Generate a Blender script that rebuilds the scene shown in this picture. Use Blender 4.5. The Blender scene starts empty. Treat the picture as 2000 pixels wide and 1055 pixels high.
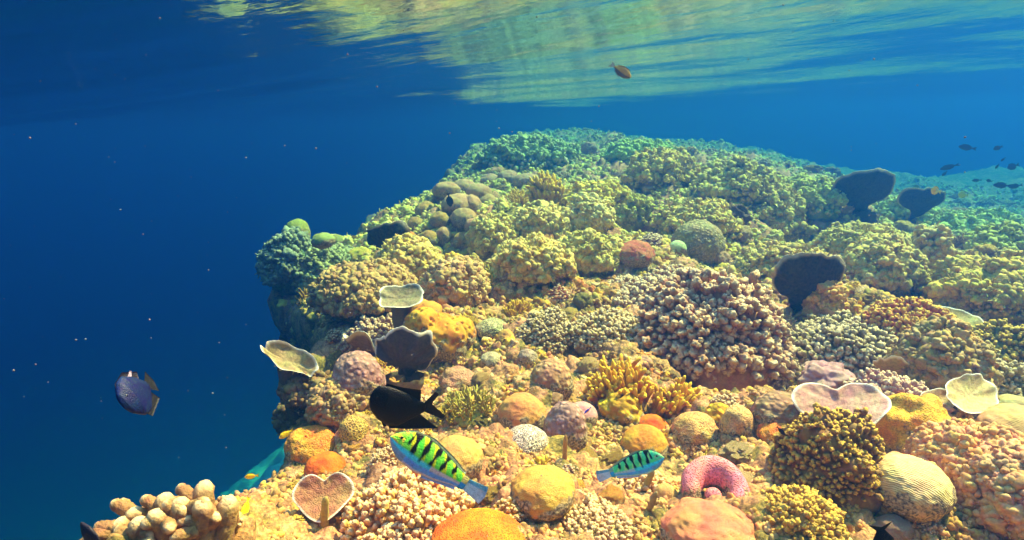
import bpy, math, random
import numpy as np
from mathutils import Vector, Matrix

C = bpy.context.scene.collection
R = math.radians
rng = np.random.default_rng(7)
random.seed(7)

# ------------------------------------------------------------------ camera
PITCH, ROLL, HFOV, CAMZ = -13.5, -2.0, 80.0, -0.32
F = 1000.0 / math.tan(R(HFOV / 2))
cam_d = bpy.data.cameras.new('camera')
cam = bpy.data.objects.new('camera', cam_d)
C.objects.link(cam)
bpy.context.scene.camera = cam
cam_d.sensor_width = 36
cam_d.lens = 18 / math.tan(R(HFOV / 2))
cam_d.clip_start = 0.02
cam_d.clip_end = 500
CAMM = Matrix.Rotation(R(90 + PITCH), 4, 'X') @ Matrix.Rotation(R(ROLL), 4, 'Z')
cam.matrix_world = Matrix.Translation((0, 0, CAMZ)) @ CAMM
CR = np.array(CAMM.to_3x3())
CP = np.array([0, 0, CAMZ])

def ray(u, v):
    d = CR @ np.array([(u - 1000) / F, -(v - 527.5) / F, -1.0])
    return d / np.linalg.norm(d)

def project(P):
    q = (np.asarray(P) - CP) @ CR
    return 1000 + F * q[..., 0] / -q[..., 2], 527.5 - F * q[..., 1] / -q[..., 2]

# ------------------------------------------------------------------ sun, sky, exposure
SUN = Vector((0.85, 0.50, 1.30)).normalized()      # towards the sun
world = bpy.data.worlds.new('World')
bpy.context.scene.world = world
world.use_nodes = True
nt = world.node_tree
bg = nt.nodes['Background']
sky = nt.nodes.new('ShaderNodeTexSky')
sky.sky_type = 'NISHITA'
sky.sun_disc = False
sky.sun_elevation = math.asin(SUN.z)
sky.sun_rotation = math.atan2(SUN.x, SUN.y)
nt.links.new(sky.outputs[0], bg.inputs[0])
bg.inputs[1].default_value = 0.15
sl = bpy.data.lights.new('sun', 'SUN')
sun = bpy.data.objects.new('sun', sl)
C.objects.link(sun)
sl.energy = 5.0
sl.angle = R(2.0)
sl.color = (1.0, 0.585, 0.29)
sun.rotation_euler = SUN.to_track_quat('Z', 'Y').to_euler()
sc = bpy.context.scene
sc.view_settings.view_transform = 'Standard'
sc.view_settings.look = 'None'
sc.view_settings.gamma = 1
sc.view_settings.exposure = 2.6
sc.cycles.use_denoising = True
sc.cycles.max_bounces = 6
sc.cycles.diffuse_bounces = 3
sc.cycles.glossy_bounces = 3
sc.cycles.volume_bounces = 1
sc.cycles.transparent_max_bounces = 8
sc.cycles.caustics_reflective = False
sc.cycles.sample_clamp_indirect = 4

# ------------------------------------------------------------------ noise
def h3(x, y, z, s):
    n = (x.astype(np.int64) * 73856093) ^ (y.astype(np.int64) * 19349663) ^ (z.astype(np.int64) * 83492791) ^ (s * 2654435761)
    n = (n ^ (n >> 13)) & 0xffffffff
    n = (n * 1274126177) & 0xffffffff
    n = n ^ (n >> 16)
    n = (n * 668265263) & 0xffffffff
    n = n ^ (n >> 15)
    return (n & 0xffffff) / float(0xffffff)

def vnoise(P, s=0):
    P = np.asarray(P, float)
    i = np.floor(P).astype(np.int64)
    f = P - i
    f = f * f * (3 - 2 * f)
    r = 0
    for a in (0, 1):
        wa = f[..., 0] if a else 1 - f[..., 0]
        for b in (0, 1):
            wb = f[..., 1] if b else 1 - f[..., 1]
            for c in (0, 1):
                wc = f[..., 2] if c else 1 - f[..., 2]
                r = r + wa * wb * wc * h3(i[..., 0] + a, i[..., 1] + b, i[..., 2] + c, s)
    return r * 2 - 1

def fbm(P, o=3, s=0):
    r, a, f = 0, 1.0, 1.0
    for k in range(o):
        r = r + a * vnoise(np.asarray(P) * f, s + k)
        a *= .5
        f *= 2.03
    return r

def worley(P, s=0):
    P = np.asarray(P, float)
    i = np.floor(P).astype(np.int64)
    best = np.full(P.shape[:-1], 9.0)
    for a in (-1, 0, 1):
        for b in (-1, 0, 1):
            for c in (-1, 0, 1):
                x, y, z = i[..., 0] + a, i[..., 1] + b, i[..., 2] + c
                dx = x + h3(x, y, z, s) - P[..., 0]
                dy = y + h3(x, y, z, s + 11) - P[..., 1]
                dz = z + h3(x, y, z, s + 23) - P[..., 2]
                best = np.minimum(best, dx * dx + dy * dy + dz * dz)
    return np.sqrt(best)

def worley2(P, s=0):
    P = np.asarray(P, float)
    i = np.floor(P).astype(np.int64)
    best = np.full(P.shape[:-1], 9.0)
    o = np.zeros_like(i[..., 0])
    for a in (-1, 0, 1):
        for b in (-1, 0, 1):
            x, y = i[..., 0] + a, i[..., 1] + b
            dx = x + h3(x, y, o, s) - P[..., 0]
            dy = y + h3(x, y, o, s + 11) - P[..., 1]
            best = np.minimum(best, dx * dx + dy * dy)
    return np.sqrt(best)

def sstep(a, b, x):
    t = np.clip((x - a) / (b - a), 0, 1)
    return t * t * (3 - 2 * t)

# ------------------------------------------------------------------ mesh linking
def mesh(name, V, Fs, mat, parent=None, attrs=None, smooth=True, loc=None):
    """V (n,3); Fs list of face arrays (m,3)/(m,4); attrs: {'tip': (n,), 'Col': (n,3)}"""
    V = np.asarray(V, np.float32)
    if loc is not None:
        V = V - np.asarray(loc, np.float32)
    me = bpy.data.meshes.new(name)
    Fs = [np.asarray(f, np.int32) for f in Fs if len(f)]
    me.vertices.add(len(V))
    me.vertices.foreach_set('co', V.ravel())
    nl = sum(f.size for f in Fs)
    npoly = sum(len(f) for f in Fs)
    me.loops.add(nl)
    me.polygons.add(npoly)
    me.loops.foreach_set('vertex_index', np.concatenate([f.ravel() for f in Fs]))
    tot = np.concatenate([np.full(len(f), f.shape[1], np.int32) for f in Fs])
    st = np.concatenate([[0], np.cumsum(tot)[:-1]]).astype(np.int32)
    me.polygons.foreach_set('loop_start', st)
    me.polygons.foreach_set('loop_total', tot)
    if smooth:
        me.polygons.foreach_set('use_smooth', np.ones(npoly, bool))
    me.update(calc_edges=True)
    for k, a in (attrs or {}).items():
        a = np.asarray(a, np.float32)
        if a.ndim == 1:
            at = me.attributes.new(k, 'FLOAT', 'POINT')
            at.data.foreach_set('value', a)
        else:
            at = me.attributes.new(k, 'FLOAT_COLOR', 'POINT')
            at.data.foreach_set('color', np.concatenate([a, np.ones((len(a), 1), np.float32)], 1).ravel())
    me.materials.append(mat)
    o = bpy.data.objects.new(name, me)
    C.objects.link(o)
    if parent is not None:
        o.parent = parent
    if loc is not None:
        o.location = [float(q) for q in loc]
    return o

def grid_faces(n, m, wrap=False, off=0):
    """n rows x m columns"""
    i = np.arange(n - 1)[:, None]
    j = np.arange(m if wrap else m - 1)[None, :]
    j2 = (j + 1) % m
    return np.stack([i * m + j, i * m + j2, (i + 1) * m + j2, (i + 1) * m + j], -1).reshape(-1, 4) + off

def ico(n):
    t = (1 + 5 ** .5) / 2
    V = np.array([(-1, t, 0), (1, t, 0), (-1, -t, 0), (1, -t, 0), (0, -1, t), (0, 1, t), (0, -1, -t), (0, 1, -t), (t, 0, -1), (t, 0, 1), (-t, 0, -1), (-t, 0, 1)], float)
    Fc = np.array([(0, 11, 5), (0, 5, 1), (0, 1, 7), (0, 7, 10), (0, 10, 11), (1, 5, 9), (5, 11, 4), (11, 10, 2), (10, 7, 6), (7, 1, 8), (3, 9, 4), (3, 4, 2), (3, 2, 6), (3, 6, 8), (3, 8, 9), (4, 9, 5), (2, 4, 11), (6, 2, 10), (8, 6, 7), (9, 8, 1)])
    V /= np.linalg.norm(V, axis=1)[:, None]
    for _ in range(n):
        E = np.concatenate([Fc[:, [0, 1]], Fc[:, [1, 2]], Fc[:, [2, 0]]])
        E = np.sort(E, 1)
        U, inv = np.unique(E, axis=0, return_inverse=True)
        inv = inv.reshape(-1)
        mid = V[U[:, 0]] + V[U[:, 1]]
        mid /= np.linalg.norm(mid, axis=1)[:, None]
        m = inv.reshape(3, -1) + len(V)
        V = np.concatenate([V, mid])
        a, b, c = Fc.T
        ab, bc, ca = m
        Fc = np.concatenate([np.stack(q, 1) for q in ((a, ab, ca), (ab, b, bc), (ca, bc, c), (ab, bc, ca))])
    return V, Fc
ICO = [ico(k) for k in range(6)]

# ------------------------------------------------------------------ materials
def N(nt, t, **kw):
    n = nt.nodes.new(t)
    for k, v in kw.items():
        setattr(n, k, v)
    return n

def mat(name, base='object', turf=0, rough=.8, spec=.2, noise=30, namp=.35, pattern=None, pscale=80, pamt=.5, bump=.003, tipcol=None, spots=0, dark=.45):
    """base: 'object' (object colour), 'Col' (colour attribute) or an rgb; pattern: net | pits | brain | ridges"""
    m = bpy.data.materials.new(name)
    m.use_nodes = True
    nt = m.node_tree
    L = nt.links.new
    p = nt.nodes['Principled BSDF']
    p.inputs['Roughness'].default_value = rough
    p.inputs['Specular IOR Level'].default_value = spec
    tc = N(nt, 'ShaderNodeTexCoord')
    co = tc.outputs['Object']
    if base == 'object':
        b = N(nt, 'ShaderNodeObjectInfo').outputs['Color']
    elif base == 'Col':
        b = N(nt, 'ShaderNodeAttribute', attribute_name='Col').outputs['Color']
    else:
        r = N(nt, 'ShaderNodeRGB')
        r.outputs[0].default_value = (*base, 1)
        b = r.outputs[0]
    def mul(col, fac, lo, hi):
        mr = N(nt, 'ShaderNodeMapRange')
        mr.inputs[3].default_value = lo
        mr.inputs[4].default_value = hi
        L(fac, mr.inputs[0])
        vm = N(nt, 'ShaderNodeVectorMath', operation='SCALE')
        L(col, vm.inputs[0])
        L(mr.outputs[0], vm.inputs['Scale'])
        return vm.outputs[0]
    hgt = None
    nz = N(nt, 'ShaderNodeTexNoise')
    nz.inputs['Scale'].default_value = noise
    nz.inputs['Detail'].default_value = 5
    nz.inputs['Roughness'].default_value = .65
    L(co, nz.inputs['Vector'])
    col = mul(b, nz.outputs[0], 1 - namp * 2.2, 1 + namp * 2.2)
    hgt = nz.outputs[0]
    # patches of a warmer hue
    nz2 = N(nt, 'ShaderNodeTexNoise')
    nz2.inputs['Scale'].default_value = noise * .35
    nz2.inputs['Detail'].default_value = 3
    L(co, nz2.inputs['Vector'])
    hs = N(nt, 'ShaderNodeHueSaturation')
    mr = N(nt, 'ShaderNodeMapRange')
    mr.inputs[1].default_value = .3
    mr.inputs[2].default_value = .7
    mr.inputs[3].default_value = .475
    mr.inputs[4].default_value = .525
    L(nz2.outputs[0], mr.inputs[0])
    L(mr.outputs[0], hs.inputs['Hue'])
    L(col, hs.inputs['Color'])
    col = hs.outputs[0]
    if pattern:
        if pattern == 'bumps':
            vo = N(nt, 'ShaderNodeTexVoronoi', feature='SMOOTH_F1')
            vo.inputs['Scale'].default_value = pscale
            vo.inputs['Smoothness'].default_value = .35
            L(co, vo.inputs['Vector'])
            pf = N(nt, 'ShaderNodeMapRange')
            pf.inputs[1].default_value = .1
            pf.inputs[2].default_value = .6
            pf.inputs[3].default_value = 1
            pf.inputs[4].default_value = 0
            L(vo.outputs[0], pf.inputs[0])
            pf = pf.outputs[0]
        elif pattern in ('net', 'pits'):
            vo = N(nt, 'ShaderNodeTexVoronoi', feature='DISTANCE_TO_EDGE' if pattern == 'net' else 'F1')
            vo.inputs['Scale'].default_value = pscale
            L(co, vo.inputs['Vector'])
            pf = N(nt, 'ShaderNodeMapRange')
            pf.inputs[1].default_value = .04 if pattern == 'net' else .15
            pf.inputs[2].default_value = .22 if pattern == 'net' else .55
            if pattern == 'net':
                pf.inputs[3].default_value = 1
                pf.inputs[4].default_value = 0
            L(vo.outputs[0], pf.inputs[0])
            pf = pf.outputs[0]
        elif pattern == 'brain':
            wv = N(nt, 'ShaderNodeTexNoise')
            wv.inputs['Scale'].default_value = pscale
            wv.inputs['Detail'].default_value = 1
            L(co, wv.inputs['Vector'])
            mm = N(nt, 'ShaderNodeMath', operation='SINE')
            m2 = N(nt, 'ShaderNodeMath', operation='MULTIPLY')
            m2.inputs[1].default_value = 40
            L(wv.outputs[0], m2.inputs[0])
            L(m2.outputs[0], mm.inputs[0])
            pf = N(nt, 'ShaderNodeMapRange')
            pf.inputs[1].default_value = -.5
            pf.inputs[2].default_value = .5
            L(mm.outputs[0], pf.inputs[0])
            pf = pf.outputs[0]
        else:
            wv = N(nt, 'ShaderNodeTexWave')
            wv.inputs['Scale'].default_value = pscale
            wv.inputs['Distortion'].default_value = 6
            wv.inputs['Detail'].default_value = 2
            wv.bands_direction = 'DIAGONAL'
            L(co, wv.inputs['Vector'])
            pf = wv.outputs[1]
        col = mul(col, pf, 1 - pamt, 1 + pamt * .5)
        ad = N(nt, 'ShaderNodeMath', operation='ADD')
        L(hgt, ad.inputs[0])
        L(pf, ad.inputs[1])
        hgt = ad.outputs[0]
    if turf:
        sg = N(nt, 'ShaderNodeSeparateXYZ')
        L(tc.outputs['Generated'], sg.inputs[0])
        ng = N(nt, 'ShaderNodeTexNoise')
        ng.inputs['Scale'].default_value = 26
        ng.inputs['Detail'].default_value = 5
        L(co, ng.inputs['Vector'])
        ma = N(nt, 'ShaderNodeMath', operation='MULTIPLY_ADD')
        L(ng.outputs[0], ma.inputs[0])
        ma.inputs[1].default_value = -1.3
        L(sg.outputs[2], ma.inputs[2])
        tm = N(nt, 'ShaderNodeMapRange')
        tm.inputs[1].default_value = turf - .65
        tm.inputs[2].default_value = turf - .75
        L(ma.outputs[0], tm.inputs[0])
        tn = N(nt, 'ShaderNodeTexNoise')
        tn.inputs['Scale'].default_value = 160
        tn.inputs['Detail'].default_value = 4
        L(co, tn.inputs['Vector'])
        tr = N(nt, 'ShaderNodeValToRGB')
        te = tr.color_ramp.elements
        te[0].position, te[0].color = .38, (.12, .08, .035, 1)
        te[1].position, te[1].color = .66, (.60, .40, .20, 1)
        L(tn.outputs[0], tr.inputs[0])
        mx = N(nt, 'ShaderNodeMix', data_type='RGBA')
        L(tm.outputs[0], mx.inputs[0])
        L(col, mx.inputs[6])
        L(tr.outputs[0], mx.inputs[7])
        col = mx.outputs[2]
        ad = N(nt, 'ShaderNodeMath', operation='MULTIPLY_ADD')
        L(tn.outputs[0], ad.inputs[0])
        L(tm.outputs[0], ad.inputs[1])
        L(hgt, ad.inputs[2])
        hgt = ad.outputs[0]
    if spots:
        vo = N(nt, 'ShaderNodeTexVoronoi')
        vo.inputs['Scale'].default_value = noise * 2.2
        L(co, vo.inputs['Vector'])
        pf = N(nt, 'ShaderNodeMapRange')
        pf.inputs[1].default_value = .12
        pf.inputs[2].default_value = .2
        pf.inputs[3].default_value = spots
        pf.inputs[4].default_value = 0
        L(vo.outputs[0], pf.inputs[0])
        mx = N(nt, 'ShaderNodeMix', data_type='RGBA')
        L(pf.outputs[0], mx.inputs[0])
        L(col, mx.inputs[6])
        mx.inputs[7].default_value = (.70, .52, .32, 1)
        col = mx.outputs[2]
    if tipcol:
        at = N(nt, 'ShaderNodeAttribute', attribute_name='tip')
        mx = N(nt, 'ShaderNodeMix', data_type='RGBA')
        L(at.outputs['Fac'], mx.inputs[0])
        L(col, mx.inputs[6])
        mx.inputs[7].default_value = (*tipcol, 1)
        col = mx.outputs[2]
    L(col, p.inputs['Base Color'])
    if bump:
        bn = N(nt, 'ShaderNodeBump')
        bn.inputs['Distance'].default_value = bump
        bn.inputs['Strength'].default_value = 1
        L(hgt, bn.inputs['Height'])
        L(bn.outputs[0], p.inputs['Normal'])
    return m

def tag(o, label=None, cat=None, group=None, kind=None):
    for k, v in (('label', label), ('category', cat), ('group', group), ('kind', kind)):
        if v:
            o[k] = v
    return o

# ------------------------------------------------------------------ reef shape
ctrl = [(480, 960, 1.45), (935, 1045, 1.3), (1400, 1045, 1.3), (1900, 1045, 1.35), (1990, 900, 1.65), (330, 1050, 1.25),
        (700, 830, 1.8), (1020, 850, 1.8), (1400, 850, 1.8), (1750, 850, 1.8),
        (650, 740, 2.2), (900, 720, 2.3), (1200, 720, 2.3), (1600, 720, 2.35), (1950, 720, 2.35),
        (860, 640, 2.8), (1150, 620, 2.8), (1350, 640, 2.8), (1700, 640, 2.8), (700, 660, 2.7),
        (800, 560, 3.3), (1100, 570, 3.25), (1500, 560, 3.4), (1900, 590, 3.1),
        (600, 560, 4.0), (850, 490, 4.0), (1150, 480, 4.1), (1400, 490, 4.1), (1700, 500, 3.9), (1950, 520, 3.7),
        (600, 480, 4.7), (880, 410, 5.0), (1100, 410, 5.0), (1350, 400, 5.0), (1600, 420, 5.0), (1850, 470, 4.8),
        (950, 352, 6.3), (1100, 365, 6), (1300, 322, 6.1), (1450, 335, 6.2), (1560, 358, 6),
        (1000, 305, 9), (1200, 290, 9), (1350, 305, 9), (1040, 274, 13), (1250, 276, 13), (1500, 320, 10), (1990, 455, 5.6), (1850, 430, 6.2), (1980, 448, 10), (1800, 418, 11), (1650, 355, 12)]
cp = []
for (u, v, y) in ctrl:
    d = ray(u, v)
    P = CP + d * (y / d[1])
    cp.append(P)
cp = np.array(cp)
def tps_k(r):
    return r * r * np.log(r + 1e-9)
def tw(X):           # compress distance so far points weigh alike
    X = np.asarray(X, float)
    return np.stack([X[..., 0] / (1 + .18 * X[..., 1]) * 1.4, np.log(X[..., 1] + .8) * 3], -1)
A2 = tw(cp[:, :2])
n_ = len(A2)
K = tps_k(np.linalg.norm(A2[:, None] - A2[None], axis=-1)) + np.eye(n_) * .03
Pm = np.concatenate([np.ones((n_, 1)), A2], 1)
M = np.block([[K, Pm], [Pm.T, np.zeros((3, 3))]])
W = np.linalg.solve(M, np.concatenate([cp[:, 2], np.zeros(3)]))
def Tplate(X):
    Y = np.clip(X[..., 1], .9, 14)
    Xx = np.clip(X[..., 0], -2.2, 1.2 + .75 * Y)
    q = tw(np.stack([Xx, Y], -1))
    sh = q.shape[:-1]
    q = q.reshape(-1, 2)
    out = np.zeros(len(q))
    for s in range(0, len(q), 50000):
        b = q[s:s + 50000]
        k = tps_k(np.linalg.norm(b[:, None] - A2[None], axis=-1))
        out[s:s + 50000] = k @ W[:n_] + W[n_] + b @ W[n_ + 1:]
    return np.clip(out.reshape(sh), -1.75, -.5)

EY = np.array([-5, .3, .9, 1.15, 1.38, 1.6, 2.0, 2.45, 2.9, 3.4, 3.8, 4.4, 4.9, 5.3, 6, 7, 9, 12, 15, 20, 40, 80])
EX = np.array([-1.2, -1.0, -.95, -.90, -.76, -.78, -.82, -.84, -.95, -1.22, -1.52, -1.64, -1.25, -1.0, -.8, -.7, -.75, -.3, .6, 3, 14, 40])
BX = np.array([-90, -1, .5, 1.6, 2.3, 3.2, 4.2, 5.2, 6.5, 9, 30])
BY = np.array([17, 17, 17, 17, 17, 17, 16, 16, 15, 14, 8])
PITS = []
for (u_, v_, y_, pd, pr) in [(880, 515, 4.0, .45, .26), (1228, 452, 4.55, .5, .26), (1590, 452, 4.5, .5, .30), (1435, 765, 2.2, .28, .20), (1090, 455, 4.6, .25, .16), (1780, 590, 3.2, .25, .18), (1930, 640, 2.8, .22, .18), (700, 700, 2.5, .4, .16)]:
    d_ = ray(u_, v_)
    q_ = CP + d_ * (y_ / d_[1])
    PITS.append((q_[0], q_[1], pd, pr))
def ground(X):
    X = np.asarray(X, float)
    sh = X.shape[:-1]
    X = X.reshape(-1, 2)
    x, y = X[:, 0], X[:, 1]
    P3 = np.stack([x, y, x * 0], -1)
    e = np.interp(y, EY, EX) + .10 * vnoise(P3 * 1.7, 3) + .05 * vnoise(P3 * 5, 4)
    d = x - e
    b = np.interp(x, BX, BY) + .25 * vnoise(P3 * .9, 5) - y
    T = Tplate(X)
    lump = 1 - np.clip(worley2(X / .42, 31), 0, 1.0)
    lump2 = 1 - np.clip(worley2(X / .19 + 5, 32), 0, 1.0)
    T = T + .16 * (lump - .45) + .055 * (lump2 - .45) + .06 * vnoise(P3 * 1.3, 6)
    T = T + sstep(6, 8.5, y) * (.10 * vnoise(P3 * .75, 7) + .07 * vnoise(P3 * 1.9, 8))
    T = np.minimum(T, -.26)
    fall = 2.3 * (1 - np.exp(-np.clip(-d, 0, None) / .3)) + .8 * np.clip(-d, 0, None)
    fall = fall * (1 - .72 * sstep(6.0, 8.0, y) * sstep(13, 11, y) * sstep(-2.3 , -.9, d + .35 * vnoise(P3 * 1.2, 17))) + sstep(6, 8, y) * np.clip(-d, 0, 1) * sstep(-2.3, -1.2, d) * .4 * vnoise(P3 * 1.9, 17)
    fall = fall + .1 * np.exp(-np.clip(d, 0, None) / .15)
    fb = np.clip(-b, 0, None)
    fall = fall + 2.5 * (1 - np.exp(-fb / 1.2)) + .5 * fb
    z = T - fall
    z = z + (.85 * np.exp(-((x + 2.9) ** 2 / 4 + (y - 5.2) ** 2 / 6))) * sstep(-.1, -.8, d)
    z = z + .20 * np.exp(-((x + .58) ** 2 + (y - .93) ** 2) / .05)
    for (px_, py_, pd, pr) in PITS:
        z = z - pd * np.exp(-(((x - px_) ** 2 + (y - py_) ** 2) / pr ** 2) ** 1.5)
    z = np.maximum(z, -16 + .5 * vnoise(P3 * .2, 9))
    return z.reshape(sh)

def hit(u, v, y0=.6, y1=20):
    d = ray(u, v)
    ys = np.geomspace(y0, y1, 900)
    P = CP + d[None] * (ys / d[1])[:, None]
    g = ground(P[:, :2])
    k = np.where(P[:, 2] < g)[0]
    return P[k[0]] if len(k) else None

# reef and sea bed: one sheet from under the camera out to the horizon
az = np.concatenate([np.linspace(-115, -47, 60, endpoint=False), np.linspace(-47, 47, 900), np.linspace(47, 115, 60)[1:]])
rr = np.geomspace(.22, 9, 560)
rr = np.concatenate([rr, np.geomspace(9, 55, 130)[1:]])
AZ, RR = np.meshgrid(np.radians(az), rr)
X2 = np.stack([np.sin(AZ) * RR, np.cos(AZ) * RR - 0.0], -1)
Z = ground(X2)
V = np.concatenate([X2, Z[..., None]], -1)
gu = np.gradient(V, axis=0)
gv = np.gradient(V, axis=1)
Nn = np.cross(gv, gu)
Nn /= np.linalg.norm(Nn, axis=-1)[..., None] + 1e-9
xe_ = np.interp(V[..., 1], EY, EX)
dep_ = Tplate(X2) - V[..., 2]
near_ = sstep(.25, -.05, V[..., 0] - xe_) * sstep(6.6, 5.6, V[..., 1])
V[..., 0] += near_ * 1.4 * np.clip(dep_ - .22, 0, 1.4) + near_ * .15 * vnoise(V * 2.5, 46) * (dep_ > .3)
w1 = worley(V / .085, 41)
w2 = worley(V / .034, 42)
w3 = worley(V / .016, 43)
patch = sstep(-.3, .4, vnoise(V * 2.2, 44))
disp = .045 * (.7 - w1) + (.020 + .014 * patch) * (.7 - w2) + .008 * (.7 - w3) + .02 * vnoise(V * 9, 45)
disp *= sstep(40, 10, RR) * (.25 + .75 * sstep(-2.3, -1.7, V[..., 2]))
V = V + Nn * disp[..., None]
cav = np.clip((w2 * .5 + w1 * .5) - .35, 0, 1) * 1.6
def reef_mat():
    m = bpy.data.materials.new('encrusted_reef_rock')
    m.use_nodes = True
    nt = m.node_tree
    L = nt.links.new
    p = nt.nodes['Principled BSDF']
    p.inputs['Roughness'].default_value = .85
    p.inputs['Specular IOR Level'].default_value = .15
    tc = N(nt, 'ShaderNodeTexCoord').outputs['Object']
    def noise(s, d=4, off=0):
        n = N(nt, 'ShaderNodeTexNoise')
        n.inputs['Scale'].default_value = s
        n.inputs['Detail'].default_value = d
        n.inputs['Roughness'].default_value = .65
        mp = N(nt, 'ShaderNodeMapping')
        mp.inputs['Location'].default_value = (off, off * .7, off * 1.3)
        L(tc, mp.inputs[0])
        L(mp.outputs[0], n.inputs['Vector'])
        return n.outputs[0]
    def ramp(f, stops):
        r = N(nt, 'ShaderNodeValToRGB')
        e = r.color_ramp.elements
        e[0].position, e[0].color = stops[0][0], (*stops[0][1], 1)
        e[1].position, e[1].color = stops[-1][0], (*stops[-1][1], 1)
        for s in stops[1:-1]:
            k = e.new(s[0])
            k.color = (*s[1], 1)
        L(f, r.inputs[0])
        return r.outputs[0]
    def mix(a, b, f):
        x = N(nt, 'ShaderNodeMix', data_type='RGBA')
        L(f, x.inputs[0])
        L(a, x.inputs[6])
        L(b, x.inputs[7])
        return x.outputs[2]
    def rng_(f, a, b):
        r = N(nt, 'ShaderNodeMapRange')
        r.inputs[1].default_value = a
        r.inputs[2].default_value = b
        L(f, r.inputs[0])
        return r.outputs[0]
    c1 = ramp(noise(14, 5), [(.3, (.09, .05, .025)), (.42, (.34, .20, .08)), (.55, (.62, .37, .16)), (.68, (.84, .58, .30))])
    c2 = ramp(noise(19, 5, 5), [(.3, (.20, .10, .06)), (.5, (.62, .30, .16)), (.7, (.80, .48, .30))])
    c3 = ramp(noise(25, 5, 9), [(.3, (.08, .07, .03)), (.5, (.30, .24, .07)), (.7, (.66, .46, .10))])
    a = mix(c1, c2, rng_(noise(4.5, 4, 3), .46, .54))
    a = mix(a, c3, rng_(noise(6, 4, 13), .5, .57))
    fine = ramp(noise(120, 4, 2), [(.35, (.42, .36, .3)), (.5, (.80, .69, .52)), (.65, (1.22, 1.02, .74))])
    mu = N(nt, 'ShaderNodeVectorMath', operation='MULTIPLY')
    L(a, mu.inputs[0])
    L(fine, mu.inputs[1])
    sx = N(nt, 'ShaderNodeSeparateXYZ')
    L(tc, sx.inputs[0])
    sz = N(nt, 'ShaderNodeMath', operation='MULTIPLY_ADD')
    L(noise(1.6, 4, 4), sz.inputs[0])
    sz.inputs[1].default_value = .9
    L(sx.outputs[2], sz.inputs[2])
    sm = N(nt, 'ShaderNodeMapRange')
    sm.inputs[1].default_value = -1.75
    sm.inputs[2].default_value = -2.0
    L(sz.outputs[0], sm.inputs[0])
    sand = N(nt, 'ShaderNodeRGB')
    sand.outputs[0].default_value = (.80, .72, .52, 1)
    L(mix(mu.outputs[0], sand.outputs[0], sm.outputs[0]), p.inputs['Base Color'])
    bn = N(nt, 'ShaderNodeBump')
    bn.inputs['Distance'].default_value = .009
    L(noise(90, 6, 1), bn.inputs['Height'])
    L(bn.outputs[0], p.inputs['Normal'])
    return m
reef = mesh('reef_ground', V.reshape(-1, 3), [grid_faces(len(rr), len(az))[:, ::-1]], reef_mat())
tag(reef, kind='structure')

# ------------------------------------------------------------------ water surface seen from below
def water_surface():
    az = np.radians(np.linspace(-180, 180, 720, endpoint=False))
    r = np.concatenate([[.02], np.geomspace(.25, 95, 420)])
    A, Rr = np.meshgrid(az, r)
    X, Y = np.sin(A) * Rr, np.cos(A) * Rr
    P = np.stack([X * .75 + Y * .1, Y * 1.0 - X * .1, X * 0], -1)
    z = .085 * vnoise(P * .42, 70) + .040 * vnoise(P * .95, 71) + .008 * vnoise(P * np.array([2.4, 2.8, 1]), 72) + .0012 * vnoise(P * np.array([6, 9, 1]), 73)
    z = z * sstep(60, 15, Rr) + .17 * X * np.exp(-(Rr / 4.5) ** 2)
    m = bpy.data.materials.new('sea_surface')
    m.use_nodes = True
    nt = m.node_tree
    L = nt.links.new
    nt.nodes.remove(nt.nodes['Principled BSDF'])
    out = nt.nodes['Material Output']
    gl = N(nt, 'ShaderNodeBsdfGlossy')
    gl.inputs['Roughness'].default_value = .09
    gl.inputs['Color'].default_value = (.97, .97, .97, 1)
    tr = N(nt, 'ShaderNodeBsdfTransparent')
    fr = N(nt, 'ShaderNodeFresnel')
    fr.inputs['IOR'].default_value = 1.333
    tc = N(nt, 'ShaderNodeTexCoord')
    mp = N(nt, 'ShaderNodeMapping')
    mp.inputs['Scale'].default_value = (1.0, 1.1, 1)
    L(tc.outputs['Object'], mp.inputs[0])
    nz = N(nt, 'ShaderNodeTexNoise')
    nz.inputs['Scale'].default_value = 7
    nz.inputs['Detail'].default_value = 4
    L(mp.outputs[0], nz.inputs['Vector'])
    bn = N(nt, 'ShaderNodeBump')
    bn.inputs['Distance'].default_value = .005
    L(nz.outputs[0], bn.inputs['Height'])
    L(bn.outputs[0], gl.inputs['Normal'])
    L(bn.outputs[0], fr.inputs['Normal'])
    mx = N(nt, 'ShaderNodeMixShader')
    L(fr.outputs[0], mx.inputs[0])
    L(tr.outputs[0], mx.inputs[1])
    L(gl.outputs[0], mx.inputs[2])
    L(mx.outputs[0], out.inputs[0])
    o = mesh('water_surface', np.stack([X, Y, z], -1).reshape(-1, 3), [grid_faces(len(r), 720, True)], m)
    return tag(o, kind='structure')
water_surface()

# ------------------------------------------------------------------ the water itself
def haze():
    v = np.array([(x, y, z) for x in (-60, 60) for y in (-60, 60) for z in (-18.5, .12)], float)
    f = [(0, 1, 3, 2), (4, 6, 7, 5), (0, 4, 5, 1), (2, 3, 7, 6), (0, 2, 6, 4), (1, 5, 7, 3)]
    m = bpy.data.materials.new('sea_water')
    m.use_nodes = True
    nt = m.node_tree
    nt.nodes.remove(nt.nodes['Principled BSDF'])
    p = N(nt, 'ShaderNodeVolumePrincipled')
    D, S, A = WATER
    p.inputs['Density'].default_value = D
    p.inputs['Color'].default_value = (*S, 1)
    p.inputs['Absorption Color'].default_value = (*A, 1)
    p.inputs['Anisotropy'].default_value = .8
    nt.links.new(p.outputs[0], nt.nodes['Material Output'].inputs['Volume'])
    o = mesh('haze', v, [f], m, smooth=False)
    tag(o, kind='stuff')
WATER = (.34, (.007, .060, .275), (.05, .53, .73))
haze()

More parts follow.
